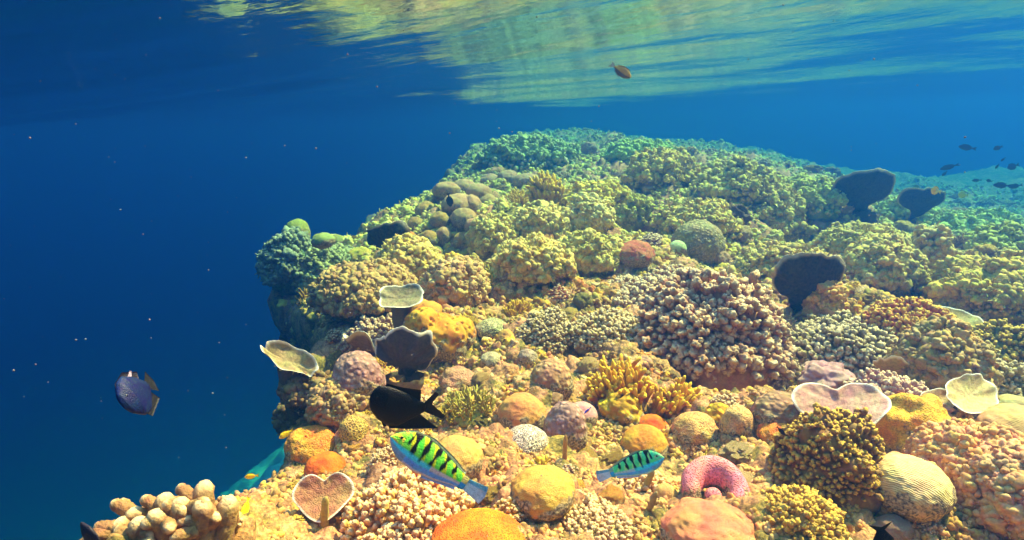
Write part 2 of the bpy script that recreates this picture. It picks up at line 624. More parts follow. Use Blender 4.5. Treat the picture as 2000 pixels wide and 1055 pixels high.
# ------------------------------------------------------------------ coral shapes (metres, base at z=0, +y away from the camera)
def boulder(w, h, dep=None, seed=0, lobe=.12, lf=1.6, fine=.02, ff=9, sub=5, dent=0, sink=.25):
    """massive coral head: squashed displaced sphere"""
    D, Fc = ICO[sub]
    D = D.copy()
    dep = dep or w
    r = 1 + lobe * vnoise(D * lf + seed * 3.1, seed) + lobe * .5 * vnoise(D * lf * 2.1 + seed, seed + 1) + fine * vnoise(D * ff, seed + 2)
    if dent:
        r = r - dent * sstep(.75, 1.0, D[:, 2]) * (1 + .4 * vnoise(D * 8, seed + 4))
    P = D * r[:, None] * np.array([w / 2, dep / 2, h / 2])
    P[:, 2] += h * (.5 - sink)
    return P, Fc

def lobes(w, h, n=5, seed=0, sub=4, rad=.33, pits=0):
    """cluster of swollen lobes merged in one colony"""
    r = np.random.default_rng(seed)
    Vs, Fs, off = [], [], 0
    for k in range(n):
        a = 2 * math.pi * k / n + r.uniform(-.3, .3)
        q = r.uniform(.12, .3) if n > 1 else 0
        s = rad * r.uniform(.8, 1.2)
        D, Fc = ICO[sub]
        rr_ = 1 + .10 * vnoise(D * 1.7 + k * 7, seed + k) + .03 * vnoise(D * 5, seed + k)
        if pits:
            rr_ = rr_ - pits * np.clip(.45 - worley(D * 3.2 + k, seed), 0, 1)
        P = D * rr_[:, None] * s * np.array([w, w, h * 1.3])
        P = P + np.array([math.cos(a) * q * w, math.sin(a) * q * w, h * r.uniform(.25, .5)])
        Vs.append(P)
        Fs.append(Fc + off)
        off += len(P)
    return np.concatenate(Vs), np.concatenate(Fs)

def nodules(w, h, n=250, rad=None, seed=0, sub=2, dome=.9, rough=.42, dep=None, flat=0):
    """dome crowded with knobs; returns verts, faces, tip"""
    r = np.random.default_rng(seed)
    dep = dep or w
    rad = rad or (w / math.sqrt(n) * .62)
    k = np.arange(n) + .5
    ph = np.arccos(1 - k / n * dome * 1.15)
    th = math.pi * (1 + 5 ** .5) * k
    d = np.stack([np.cos(th) * np.sin(ph), np.sin(th) * np.sin(ph), np.cos(ph)], -1)
    d += r.normal(0, .25 / math.sqrt(n) * 3, d.shape)
    d /= np.linalg.norm(d, axis=1)[:, None]
    lump = 1 - .30 * np.clip(worley(d * 2.6 + seed, seed + 8) - .25, 0, 1) + .16 * vnoise(d * 2.2 + seed, seed) + .08 * vnoise(d * 5, seed + 1) + r.normal(0, .035, n)
    c = d * lump[:, None] * np.array([w / 2 - rad * .5, dep / 2 - rad * .5, h * .8])
    if flat:
        c[:, 2] = np.minimum(c[:, 2], h * .75 + c[:, 2] * .12)
    D, Fc = ICO[sub]
    s = rad * r.uniform(.6, 1.25, n)
    off3 = r.uniform(0, 50, (n, 1, 3))
    rr_ = 1 + rough * vnoise(D[None] * 2.3 + off3, seed + 5) + rough * .6 * vnoise(D[None] * 5 + off3, seed + 6)
    nrm = d / np.array([w / 2, dep / 2, h * .8])
    nrm /= np.linalg.norm(nrm, axis=1)[:, None]
    P = D[None] * rr_[..., None] * s[:, None, None]
    st = (P * nrm[:, None, :]).sum(-1, keepdims=True)
    P = P + nrm[:, None, :] * st * .35
    tip = np.clip(st[..., 0] / s[:, None], 0, 1) ** 2
    P = P + c[:, None, :]
    Fk = (Fc[None] + (np.arange(n) * len(D))[:, None, None]).reshape(-1, 3)
    B, BF = ICO[4]
    cl = 1 - .30 * np.clip(worley(B * 2.6 + seed, seed + 8) - .25, 0, 1) + .16 * vnoise(B * 2.2 + seed, seed) + .08 * vnoise(B * 5, seed + 1) + .03 * vnoise(B * 11, seed + 2)
    core = B * cl[:, None] * np.array([w / 2 - rad * 1.7, dep / 2 - rad * 1.7, h * .8 - rad * 1.4])
    nv = P.reshape(-1, 3)
    return np.concatenate([nv, core]), np.concatenate([Fk, BF + len(nv)]), np.concatenate([tip.ravel(), np.zeros(len(core))])

def tubes(base, dirs, L, rad, S=7, K=8, bend=.15, seed=0, taper=.75, bumps=.08, tipw=.3):
    """many round-ended tubes; base (n,3) dirs (n,3) L (n,) rad (n,)"""
    r = np.random.default_rng(seed)
    n = len(base)
    dirs = dirs / np.linalg.norm(dirs, axis=1)[:, None]
    t = np.concatenate([np.linspace(0, .86, S - 2), [.96, 1.0]])
    prof = np.interp(t, [0, .3, .86, .96, 1], [1, .95, taper, taper * .62, .06])
    side = np.cross(dirs, r.normal(size=(n, 3)))
    side /= np.linalg.norm(side, axis=1)[:, None]
    up = np.cross(dirs, side)
    bd = r.uniform(-bend, bend, (n, 2))
    cen = base[:, None] + dirs[:, None] * (t[None, :, None] * L[:, None, None]) + (side[:, None] * bd[:, 0, None, None] + up[:, None] * bd[:, 1, None, None]) * (t[None, :, None] ** 2) * L[:, None, None]
    a = np.linspace(0, 2 * math.pi, K, endpoint=False)
    ring = np.cos(a)[None, None, :, None] * side[:, None, None] + np.sin(a)[None, None, :, None] * up[:, None, None]
    rr_ = rad[:, None, None] * prof[None, :, None] * (1 + r.normal(0, bumps, (n, S, K)) * (prof > .3)[None, :, None])
    P = cen[:, :, None] + ring * rr_[..., None]
    g = grid_faces(S, K, True)
    Fq = (g[None] + (np.arange(n) * S * K)[:, None, None]).reshape(-1, 4)
    cap = (np.arange(K)[None] + (np.arange(n) * S * K + (S - 1) * K)[:, None])
    tip = np.broadcast_to(np.clip((t - (1 - tipw)) / tipw, 0, 1)[None, :, None], (n, S, K))
    return P.reshape(-1, 3), Fq, cap, tip.ravel()

def fingers(w, h, n=60, rad=None, seed=0, spread=1.0, fl=.75, fork=2, K=8, bumps=.07, lean=(0, 0), dep=None, taper=.75):
    r = np.random.default_rng(seed)
    dep = dep or w
    rad = rad or w * .035
    q = np.sqrt(r.uniform(0, 1, n))
    th = r.uniform(0, 2 * math.pi, n)
    bx, by = q * np.cos(th), q * np.sin(th)
    base = np.stack([bx * w * .3, by * dep * .3, np.zeros(n) - h * .05], -1)
    tipp = np.stack([bx * w * .47 * spread + lean[0] * h, by * dep * .47 * spread + lean[1] * h, h * (fl + (1 - fl) * r.uniform(0, 1, n)) * np.sqrt(1 - .75 * q * q)], -1)
    d = tipp - base
    L = np.linalg.norm(d, axis=1)
    out = [tubes(base, d, L, rad * r.uniform(.85, 1.15, n), seed=seed, K=K, bumps=bumps, taper=taper)]
    for f in range(fork):
        s = r.uniform(.45, .8, n)
        b2 = base + d * s[:, None]
        d2 = d / L[:, None] + r.normal(0, .6, (n, 3))
        d2[:, 2] = np.abs(d2[:, 2]) * .8 + .15
        out.append(tubes(b2, d2, L * r.uniform(.2, .42, n), rad * r.uniform(.7, .95, n), S=6, seed=seed + f + 1, K=K, bumps=bumps, taper=taper))
    Vs, Fs, Cs, Ts, off = [], [], [], [], 0
    for P, Fq, cap, tip in out:
        Vs.append(P); Fs.append(Fq + off); Cs.append(cap + off); Ts.append(tip)
        off += len(P)
    B, BF = ICO[3]
    core = B * (1 + .2 * vnoise(B * 3, seed))[:, None] * np.array([w * .36, dep * .36, h * .3])
    return np.concatenate(Vs + [core]), [np.concatenate(Fs), np.concatenate(Cs), BF + off], np.concatenate(Ts + [np.zeros(len(core))])

def plate(w, h, outline, seed=0, cup=.35, ruffle=.05, rf=5, thick=.025, nr=26, na=120, rimw=.045, streak=.012):
    """foliose plate in its own plane: x across, z up in the plane, +y is the face; outline(theta)->radius about (0,0) in units of half size"""
    th = np.linspace(0, 2 * math.pi, na, endpoint=False)
    ro = outline(th)
    rho = np.concatenate([np.linspace(0.02, .9, nr - 5), [.93, .955, .975, .99, 1.0]])
    Rh, Th = np.meshgrid(rho, th, indexing='ij')
    X = Rh * ro * np.cos(Th) * w / 2
    Zz = Rh * ro * np.sin(Th) * h / 2
    c3 = np.stack([np.cos(Th) * rf * .5, np.sin(Th) * rf * .5, Rh * 1.5], -1)
    size = (w + h) / 4
    Y = size * (cup * Rh ** 2 * ro ** 1.2 + ruffle * 2.5 * (Rh ** 2) * vnoise(c3 + seed * 5, seed)) + size * streak * vnoise(np.stack([X, Zz, X * 0], -1) / size * 9, seed + 2)
    t = thick * size * np.where(Rh > .9, np.sqrt(np.clip(1 - ((Rh - .9) / .1) ** 2, 0, 1)) * .8 + .2, 1)
    front = np.stack([X, Y + t, Zz], -1).reshape(-1, 3)
    back = np.stack([X, Y - t, Zz], -1).reshape(-1, 3)
    n = len(front)
    g = grid_faces(len(rho), na, True)
    last = (len(rho) - 1) * na + np.arange(na)
    l2 = (len(rho) - 1) * na + (np.arange(na) + 1) % na
    rim = np.stack([last, last + n, l2 + n, l2], -1)
    c1 = np.arange(na)[None]
    tip = sstep(1 - rimw * 2, 1 - rimw * .6, Rh).ravel()
    return np.concatenate([front, back]), [g[:, ::-1], g + n, rim], np.concatenate([tip, tip]), [c1, c1[:, ::-1] + n]

def heart(th):
    # soft heart, notch at the top, wider than tall
    a = th - math.pi / 2
    a = (a + math.pi) % (2 * math.pi) - math.pi
    return (1 - .42 * np.exp(-(a / .32) ** 2)) * (1 - .12 * np.exp(-((np.abs(a) - math.pi / 2 - .6) / .5) ** 2)) * (1 + .15 * np.exp(-((np.abs(a) - math.pi) / .35) ** 2))

def disc(seed=0, amp=.12):
    return lambda th: 1 + amp * vnoise(np.stack([np.cos(th) * 1.3, np.sin(th) * 1.3, th * 0 + seed * 3.3], -1), seed) + .05 * vnoise(np.stack([np.cos(th) * 4, np.sin(th) * 4, th * 0 + seed], -1), seed)

def fan(seed=0, narrow=.42):
    """wide rounded top running down to a narrow foot"""
    def f(th):
        a = (th - math.pi / 2 + math.pi) % (2 * math.pi) - math.pi
        base = np.interp(np.abs(a), [0, .5, 1.0, 1.45, 1.9, 2.4, 2.8, math.pi], [.95, 1.0, 1.15, 1.02, .70, .52, .66, 1.2])
        return base * (1 - .13 * np.sin(a)) * (1 + .10 * vnoise(np.stack([a * 1.6, a * 0, a * 0 + seed * 7], -1), seed) + .035 * vnoise(np.stack([a * 5, a * 0, a * 0 + seed], -1), seed))
    return f

# ------------------------------------------------------------------ coral materials
MAT = dict(
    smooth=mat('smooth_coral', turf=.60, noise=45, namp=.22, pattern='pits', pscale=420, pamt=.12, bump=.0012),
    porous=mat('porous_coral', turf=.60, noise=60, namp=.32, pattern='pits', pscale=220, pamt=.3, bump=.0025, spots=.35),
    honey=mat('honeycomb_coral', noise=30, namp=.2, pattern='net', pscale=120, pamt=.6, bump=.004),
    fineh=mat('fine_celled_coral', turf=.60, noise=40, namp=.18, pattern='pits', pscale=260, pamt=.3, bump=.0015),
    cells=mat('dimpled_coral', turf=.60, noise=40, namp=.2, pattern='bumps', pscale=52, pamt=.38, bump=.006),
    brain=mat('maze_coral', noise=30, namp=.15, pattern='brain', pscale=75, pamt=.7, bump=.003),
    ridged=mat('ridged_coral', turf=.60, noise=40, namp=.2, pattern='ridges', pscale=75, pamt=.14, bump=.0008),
    rocky=mat('turf_covered_coral', noise=45, namp=.6, pattern='pits', pscale=110, pamt=.4, bump=.012, spots=.5),
    knob=mat('knobby_coral', noise=90, namp=.3, tipcol=(.70, .48, .25), bump=.0015),
    knoby=mat('yellow_tipped_coral', noise=90, namp=.3, tipcol=(.72, .42, .05), bump=.0015),
    knobc=mat('cream_knob_coral', noise=90, namp=.25, tipcol=(.80, .50, .25), bump=.0015),
    finger=mat('finger_coral', noise=120, namp=.25, tipcol=(.88, .54, .03), bump=.001),
    plain=mat('branch_coral', noise=120, namp=.3, bump=.0012),
    thick=mat('blunt_finger_coral', noise=90, namp=.5, tipcol=(.92, .62, .28), bump=.007),
    plate=mat('plate_coral', noise=90, namp=.4, pattern='pits', pscale=300, pamt=.15, tipcol=(.85, .70, .52), bump=.0008),
    darkplate=mat('dark_plate_coral', noise=70, namp=.7, pattern='pits', pscale=60, pamt=.4, tipcol=(.45, .32, .18), bump=.002),
)
COL = dict(orange=(.82, .34, .06), dorange=(.85, .22, .02), yellow=(.80, .50, .03), ochre=(.55, .34, .10), tan=(.60, .40, .20), ptan=(.62, .38, .24),
           pink=(.72, .36, .28), hot=(.90, .33, .36), salmon=(.85, .33, .20), mauve=(.55, .34, .34), lilac=(.62, .42, .42), brown=(.30, .18, .08), dbrown=(.10, .06, .035),
           olive=(.34, .29, .08), green=(.30, .38, .10), cream=(.80, .62, .38), grey=(.42, .35, .27), pale=(.82, .76, .60), white=(.9, .88, .8), red=(.55, .17, .10), black=(.012, .010, .010), teal=(.20, .30, .22))

ROCKY = []
ITEMS = []      # (object, u, v, short) for the captions of neighbours
GROUPS = {}

def put(name, cat, u, v, w, h, short, tail, build, material, color, group=None, rot=0, sinkv=.35, dist=None, jit=True, shadow=None):
    """place one colony: (u, v) centre and (w, h) size as seen, base on the reef"""
    G = hit(u, min(v + sinkv * h, 1150))
    if G is None:
        G = CP + ray(u, v + sinkv * h) * (dist or 4)
    if dist:
        r_ = ray(u, v + sinkv * h)
        G = CP + r_ * dist
    d = float(np.linalg.norm(G - CP))
    s = d / F
    res = build(w * s, h * s)
    return finish(name, cat, res, G, material, color, short, tail, u, v, group, rot)

def finish(name, cat, res, G, material, color, short, tail, u, v, group=None, rot=0, M=None):
    P, Fc = res[0], res[1]
    tip = res[2] if len(res) > 2 and res[2] is not None else None
    ex = res[3] if len(res) > 3 else []
    if not isinstance(Fc, list):
        Fc = [Fc]
    if M is not None:
        P = P @ np.asarray(M).T
    elif rot:
        c, s_ = math.cos(rot), math.sin(rot)
        P = P @ np.array([[c, s_, 0], [-s_, c, 0], [0, 0, 1]])
    if material == 'rocky' or (str(material) in ('knob', 'knoby') and np.linalg.norm(np.asarray(G) - CP) > 3.25 and not (1250 < u < 1520 and 540 < v < 700)):
        ROCKY.append((P + np.asarray(G), (P - P.mean(0)) / (P.max(0) - P.min(0)) ** 2, float(np.linalg.norm(np.asarray(G) - CP)), float(np.ptp(P[:, 0])), COL[color] if isinstance(color, str) else color, (u < 760 and v < 640) or u < 615, 1.0 if material == 'rocky' else .55))
    o = mesh(name, P, list(Fc) + list(ex), MAT[material] if isinstance(material, str) else material, attrs={'tip': tip} if tip is not None else None)
    o.location = [float(q) for q in G]
    c_ = COL[color] if isinstance(color, str) else color
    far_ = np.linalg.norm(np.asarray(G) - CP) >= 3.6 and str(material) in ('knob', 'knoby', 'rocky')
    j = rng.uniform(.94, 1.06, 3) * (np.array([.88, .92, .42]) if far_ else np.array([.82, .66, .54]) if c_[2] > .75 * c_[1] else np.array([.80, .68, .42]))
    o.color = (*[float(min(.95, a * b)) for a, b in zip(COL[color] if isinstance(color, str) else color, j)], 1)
    tag(o, (short + ' ' + tail).strip(), cat, group)
    ITEMS.append((o, u, v, short))
    return o

_s = [100]
def split(o, sizes, names):
    """turn a mesh of a few large pieces into an Empty with one child per piece"""
    me = o.data
    co = np.zeros(len(me.vertices) * 3, np.float32)
    me.vertices.foreach_get('co', co)
    co = co.reshape(-1, 3)
    fs = [tuple(p.vertices) for p in me.polygons]
    root = bpy.data.objects.new(o.name + '_x', None)
    C.objects.link(root)
    root.empty_display_size = .02
    root.location = o.location
    for kk in ('label', 'category', 'group'):
        if kk in o:
            root[kk] = o[kk]
    a = 0
    for n, nm in zip(sizes, names):
        sub = np.array([f for f in fs if a <= f[0] < a + n]) - a
        c = mesh(nm, co[a:a + n], [sub], me.materials[0], parent=root)
        c.color = o.color
        a += n
    nm = o.name.split('.')[0]
    ITEMS[-1] = (root,) + ITEMS[-1][1:]
    bpy.data.objects.remove(o)
    root.name = nm
    return root
def sd():
    _s[0] += 1
    return _s[0]

# --- rounded heads: name, u, v, w, h, material, colour, builder options, short, tail
def B(u, v, w, h, m, c, short, tail, name='boulder_coral', rot=0, sinkv=.3, hk=1.15, dist=None, group=None, **kw):
    sub = 5 if w > 60 else 4
    s = sd()
    if m == 'rocky':
        kw.setdefault('fine', .055)
        kw.setdefault('ff', 15)
    return put(name, 'coral', u, v, w, h, short, tail, lambda W, H: boulder(W, H * hk, seed=s, sub=kw.pop('sub', sub), **kw), m, c, rot=rot, sinkv=sinkv, dist=dist, group=group)

B(610, 873, 92, 64, 'porous', 'orange', 'ring-shaped orange tan coral', 'with a pale pitted hollow top, at the reef edge', dent=.36, lobe=.05)
B(637, 914, 72, 46, 'smooth', 'dorange', 'smooth flat-topped orange coral', 'just behind the pinkish heart plate', lobe=.04)
B(935, 1058, 168, 68, 'fineh', 'dorange', 'big deep orange dome coral', 'cut off by the bottom edge', lobe=.04, hk=1.1)
B(1062, 960, 118, 72, 'smooth', (.80, .50, .13), 'mustard yellow mound coral', 'right of the cream popcorn coral', lobe=.07)
B(893, 897, 98, 72, 'smooth', (.82, .52, .18), 'pale orange dome coral', 'just behind the tail of the big striped wrasse', lobe=.05)
B(1382, 1045, 152, 88, 'smooth', 'salmon', 'big salmon pink boulder coral', 'at the bottom edge below the curled pink coral', lobe=.08, fine=.035, ff=8)
B(1772, 952, 120, 76, 'ridged', (.85, .62, .42), 'large cream ridged boulder coral', 'right of the dark knobby thicket', lobe=.05, rot=.3)
B(1775, 862, 120, 92, 'porous', (.90, .46, .06), 'big golden yellow lumpy boulder', 'above the cream ridged boulder', lobe=.12, lf=2.4, hk=1.5)
B(1980, 862, 115, 82, 'ridged', (.80, .45, .25), 'peach ridged boulder coral', 'cut by the right edge', lobe=.06)
B(1515, 853, 62, 44, 'porous', 'orange', 'small tan orange head', 'left of the dark knobby thicket with a tiny black fish')
B(1520, 806, 92, 60, 'cells', (.50, .33, .24), 'grey brown dimpled coral head', 'below the big knobby coral', lobe=.1)
B(1215, 807, 80, 74, 'cells', 'yellow', 'bright yellow lumpy boulder', 'in front of the golden finger coral', lobe=.22, lf=2.2)
B(1272, 836, 62, 44, 'smooth', 'dorange', 'round orange head', 'behind the larger orange ball coral', lobe=.04)
B(1258, 871, 86, 66, 'smooth', (.78, .40, .05), 'larger orange ball coral', 'right above the small striped wrasse', lobe=.04)
B(1078, 745, 82, 80, 'cells', (.70, .40, .26), 'pink tan dimpled ball coral', 'left of the golden finger coral', lobe=.05)
B(1020, 811, 90, 74, 'smooth', (.76, .40, .15), 'round peach orange coral', 'left of the mauve pitted column', lobe=.05)
B(1106, 843, 80, 92, 'cells', (.60, .37, .34), 'mauve pitted column coral', 'between the peach head and the yellow boulder', lobe=.08, hk=1.3)
B(1137, 812, 58, 46, 'smooth', (.66, .40, .38), 'smooth lilac pink head', 'behind the mauve pitted column', lobe=.06)
B(1027, 862, 84, 50, 'brain', 'pale', 'small white maze coral', 'with dark holes, below the peach head', lobe=.04, name='brain_coral')
B(1402, 813, 52, 40, 'cells', (.85, .48, .03), 'small vivid yellow orange head', 'right of the golden finger coral', lobe=.15)
B(1438, 836, 56, 54, 'porous', (.75, .46, .24), 'upright pale tan head', 'beside the small vivid yellow head', lobe=.12, hk=1.4)
B(1356, 842, 84, 56, 'porous', (.76, .42, .20), 'oval apricot head', 'right of the two orange balls', lobe=.08)
B(895, 747, 72, 50, 'porous', (.58, .33, .22), 'rosy brown rock coral', 'behind the big black fish', lobe=.15)
B(663, 804, 84, 64, 'honey', (.80, .60, .26), 'cream netted honeycomb coral', 'on the rim of the brown slope', lobe=.07, name='honeycomb_coral')
B(692, 842, 52, 50, 'honey', (.80, .55, .20), 'small netted honeycomb coral', 'in front of the big black fish', lobe=.07, name='honeycomb_coral')
B(668, 792, 96, 70, 'rocky', (.33, .24, .13), 'brown slope rock', 'carrying the netted honeycomb corals', lobe=.12, name='coral_rock')
B(703, 748, 100, 108, 'cells', (.56, .36, .32), 'large dusty mauve boulder', 'left of the big black fish', lobe=.07)
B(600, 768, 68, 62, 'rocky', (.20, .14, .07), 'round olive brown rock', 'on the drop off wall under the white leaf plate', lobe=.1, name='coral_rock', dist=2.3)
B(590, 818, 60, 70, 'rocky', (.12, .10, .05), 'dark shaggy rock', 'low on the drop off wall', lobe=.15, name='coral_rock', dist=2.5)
B(800, 527, 112, 92, 'rocky', (.44, .34, .15), 'big olive brown boulder coral', 'left of the dark hollow', lobe=.06)
B(715, 575, 170, 85, 'rocky', (.42, .31, .12), 'long mossy slanting boulder', 'leading down to the reef edge', lobe=.08, rot=.5)
B(890, 565, 112, 90, 'rocky', (.58, .44, .22), 'pitted tan dome coral', 'right of the pale cupped plate', lobe=.06)
B(1362, 480, 98, 84, 'cells', (.54, .40, .24), 'big grey tan patterned dome', 'left of the bright crest, above the large knobby coral', lobe=.05)
B(1323, 487, 34, 30, 'smooth', (.62, .72, .50), 'little pale mint ball', 'at the foot of the grey tan dome', lobe=.03)
B(1388, 546, 36, 32, 'smooth', (.82, .60, .38), 'little peach egg-shaped head', 'on top of the large knobby coral', lobe=.03)
B(1240, 500, 78, 48, 'porous', 'red', 'brick red sponge patch', 'left of the grey tan dome', lobe=.12, name='sponge')
B(583, 455, 46, 44, 'smooth', (.36, .42, .08), 'round green yellow knob coral', 'perched highest on the far left outcrop', lobe=.05, dist=4.55)
B(572, 520, 88, 105, 'rocky', 'teal', 'bulging teal grey mass', 'at the left tip of the far outcrop', lobe=.15, dist=4.3)  # teal of deep, hazy water is put into the rock's base colour
B(640, 540, 110, 90, 'rocky', (.28, .36, .18), 'pale green lumpy rock', 'at the middle of the far left outcrop', lobe=.16, dist=4.3)
B(632, 470, 44, 26, 'smooth', (.36, .45, .14), 'lime green cap coral', 'right of the round green yellow knob', lobe=.08)
B(658, 472, 32, 24, 'smooth', (.40, .38, .10), 'small olive yellow cap', 'right of the lime green cap coral', lobe=.08)
B(706, 503, 54, 34, 'porous', (.60, .46, .08), 'yellow crusted lump', 'left of the dark teal vase coral', lobe=.15)
B(675, 520, 50, 30, 'porous', (.42, .44, .12), 'yellow green lump', 'in the middle of the far left outcrop', lobe=.15)
B(776, 470, 54, 26, 'smooth', (.80, .44, .06), 'orange shelf coral', 'right behind the dark teal vase coral', lobe=.06)
B(640, 598, 32, 16, 'smooth', 'dorange', 'bright orange sausage sponge', 'on the edge of the mossy slope', lobe=.1, name='sponge')
B(823, 577, 24, 20, 'smooth', 'dorange', 'small orange button sponge', 'right behind the pale cupped plate', lobe=.1, name='sponge')
B(1680, 492, 130, 62, 'rocky', (.36, .30, .12), 'long smooth olive brown ridge coral', 'below the dark upper fan', lobe=.06, rot=.35)
B(1718, 530, 108, 76, 'rocky', (.46, .36, .15), 'knuckled ochre coral mound', 'below the olive brown ridge', lobe=.2, lf=2.6)
B(1812, 512, 50, 62, 'rocky', (.48, .36, .18), 'pinkish brown stump coral', 'right of the knuckled ochre mound', lobe=.08, hk=1.4)
B(1612, 605, 48, 60, 'rocky', (.58, .30, .12), 'rusty brown knob', 'at the foot of the big dark fan', lobe=.1, hk=1.3)
B(1520, 650, 52, 46, 'rocky', (.38, .24, .14), 'brown stump', 'under the dusty red cap', lobe=.1, name='coral_rock')
B(1515, 611, 58, 28, 'smooth', (.56, .28, .18), 'dusty red mushroom cap', 'left of the foot of the big dark fan', lobe=.05)
B(1836, 690, 82, 44, 'smooth', (.62, .28, .20), 'rose red dome', 'topping the olive lumpy column', lobe=.06, sinkv=.2)
B(1828, 745, 112, 110, 'rocky', (.38, .30, .12), 'olive lumpy column coral', 'under the rose red dome', lobe=.18, lf=2.6, hk=1.3)
B(1610, 744, 92, 52, 'smooth', (.58, .38, .34), 'lilac double lump coral', 'behind the large heart plate', lobe=.25, lf=2.6)
B(1978, 812, 70, 50, 'ridged', (.60, .52, .26), 'fine-ridged olive head', 'at the right edge above the peach boulder', lobe=.06)
B(1900, 930, 150, 95, 'rocky', (.66, .36, .16), 'long orange brown rock', 'right of the cream ridged boulder', lobe=.18, lf=2.4, rot=-.3)
B(1985, 985, 150, 120, 'rocky', (.60, .36, .20), 'broad russet rock', 'in the lower right corner', lobe=.15)
B(962, 642, 66, 34, 'brain', (.66, .60, .38), 'low grey meandering coral', 'right of the orange yellow lobed coral', lobe=.06, name='brain_coral')
B(990, 660, 36, 30, 'smooth', (.70, .42, .14), 'small orange nub', 'right below the low grey meandering coral', lobe=.12)
B(960, 705, 44, 32, 'porous', (.52, .46, .34), 'small grey green head', 'between the orange lobed coral and the pink tan ball', lobe=.1)
B(1030, 700, 40, 34, 'porous', (.44, .34, .26), 'small dull brown head', 'just above the pink tan dimpled ball', lobe=.1)
B(1300, 970, 44, 40, 'smooth', (.78, .48, .20), 'small apricot ball', 'left of the curled pink coral', lobe=.08)
B(1060, 445, 100, 66, 'rocky', (.50, .38, .20), 'layered tan mound', 'below the upright yellow thicket', lobe=.18, lf=2.6)
B(1150, 432, 80, 70, 'rocky', (.52, .42, .28), 'pale greyish mound', 'left of the central dark hollow', lobe=.12)
B(965, 470, 80, 70, 'rocky', (.42, .32, .15), 'shaded brown mound', 'left of the layered tan mound', lobe=.2, lf=2.6)
B(1040, 520, 130, 76, 'rocky', (.50, .40, .18), 'wide straw-coloured mound', 'in the middle of the reef', lobe=.2, lf=2.6)
B(1160, 505, 90, 72, 'rocky', (.42, .36, .14), 'mossy olive mound', 'left of the brick red patch', lobe=.2, lf=2.4)
for k, (u, v, w, h, c) in enumerate([(872, 372, 46, 26, 'tan'), (905, 366, 40, 24, 'ptan'), (935, 380, 44, 32, 'ptan'), (895, 402, 58, 36, 'ptan'), (922, 402, 34, 30, 'ptan'),
                                     (952, 396, 34, 26, 'tan'), (906, 428, 44, 34, 'tan'), (860, 432, 34, 28, 'ochre'), (832, 412, 34, 26, 'ochre'), (958, 352, 34, 18, 'ptan'),
                                     (992, 350, 38, 26, 'ptan'), (1028, 354, 46, 22, 'ptan'), (838, 468, 34, 26, 'ochre'), (868, 462, 30, 28, 'tan'), (812, 440, 30, 24, 'ochre'),
                                     (905, 470, 34, 26, 'ochre'), (848, 495, 32, 24, 'olive'), (885, 498, 30, 22, 'olive'), (925, 445, 32, 26, 'ptan'), (802, 468, 24, 22, 'orange')]):
    where = ['topmost of the knob cluster', 'second along the top of the knob cluster', 'right shoulder of the knob cluster', 'widest of the knob cluster, beside the dark fish', 'ball in the centre of the knob cluster',
             'ball next to the yellow thicket', 'below the widest knob', 'left of the dark-mouthed hollow', 'highest on the left flank', 'leftmost of three on the skyline',
             'middle one of three on the skyline', 'rightmost of three on the skyline', 'low on the left flank', 'hanging over the dark hollow', 'outermost on the left flank',
             'right beside the dark hollow', 'down by the olive brown boulder', 'deep in the dark hollow', 'right below the centre ball', 'orange one near the orange shelf coral'][k]
    B(u, v, w * 1.15, h * 1.2, 'smooth', c, ['pinkish tan knob coral', 'ochre knob coral', 'dull olive knob coral'][0 if 'tan' in c else 1 if c in ('ochre', 'orange') else 2], where, name='knob_coral', lobe=.1, group='rounded knob corals on the left shoulder', sub=4)

# lobed and curled colonies
o_ = put('lobed_coral', 'coral', 866, 660, 116, 100, 'large orange yellow lobed coral', 'with swollen folds, left of the reef middle', lambda W, H: lobes(W, H, 6, seed=5, sub=5, rad=.30, pits=.35), 'smooth', (.90, .42, .04), sinkv=.3)
split(o_, [len(ICO[5][0])] * 6, ['lobe'] * 6)
o_ = put('lobed_coral', 'coral', 828, 620, 70, 44, 'orange finger-like lobe coral', 'rising behind the large orange yellow lobed coral', lambda W, H: lobes(W, H, 3, seed=9, sub=4, rad=.36), 'smooth', (.85, .46, .08), sinkv=.25)
split(o_, [len(ICO[4][0])] * 3, ['lobe'] * 3)
def curled(W, H):
    a = np.linspace(-1.0, 3.5, 60)
    cx, cy = np.cos(a) * W * .33, np.sin(a) * W * .34
    k = np.linspace(0, 2 * math.pi, 28, endpoint=False)
    t = np.linspace(0, 1, 60)
    r = W * .17 * np.interp(t, [0, .06, .3, .8, .95, 1], [.25, .95, 1.15, 1.0, .8, .15])
    c = np.stack([cx, cy, H * .28 + cy * .45], -1)
    tan = np.gradient(c, axis=0)
    tan /= np.linalg.norm(tan, axis=1)[:, None]
    sd_ = np.cross(tan, [0, 0, 1])
    P = c[:, None] + (np.cos(k)[None, :, None] * sd_[:, None] + np.sin(k)[None, :, None] * np.array([0, 0, 1.35])) * (r[:, None] * (1 + .06 * vnoise(np.stack([t[:, None] * 8 + k * 0, np.cos(k)[None] + t[:, None] * 0, np.sin(k)[None] + t[:, None] * 0], -1), 3)))[..., None]
    g = grid_faces(60, 28, True)
    D, Fc = ICO[4]
    ball = D * W * .12 + np.array([-.03 * W, -.02 * W, H * .26])
    return np.concatenate([P.reshape(-1, 3), ball]), [g, Fc + 60 * 28]
o_ = put('curled_coral', 'coral', 1395, 972, 120, 84, 'curled pink coral', 'hugging a small ball, above the salmon boulder', curled, 'porous', 'hot', sinkv=.2)
split(o_, [60 * 28, len(ICO[4][0])], ['curl', 'ball'])

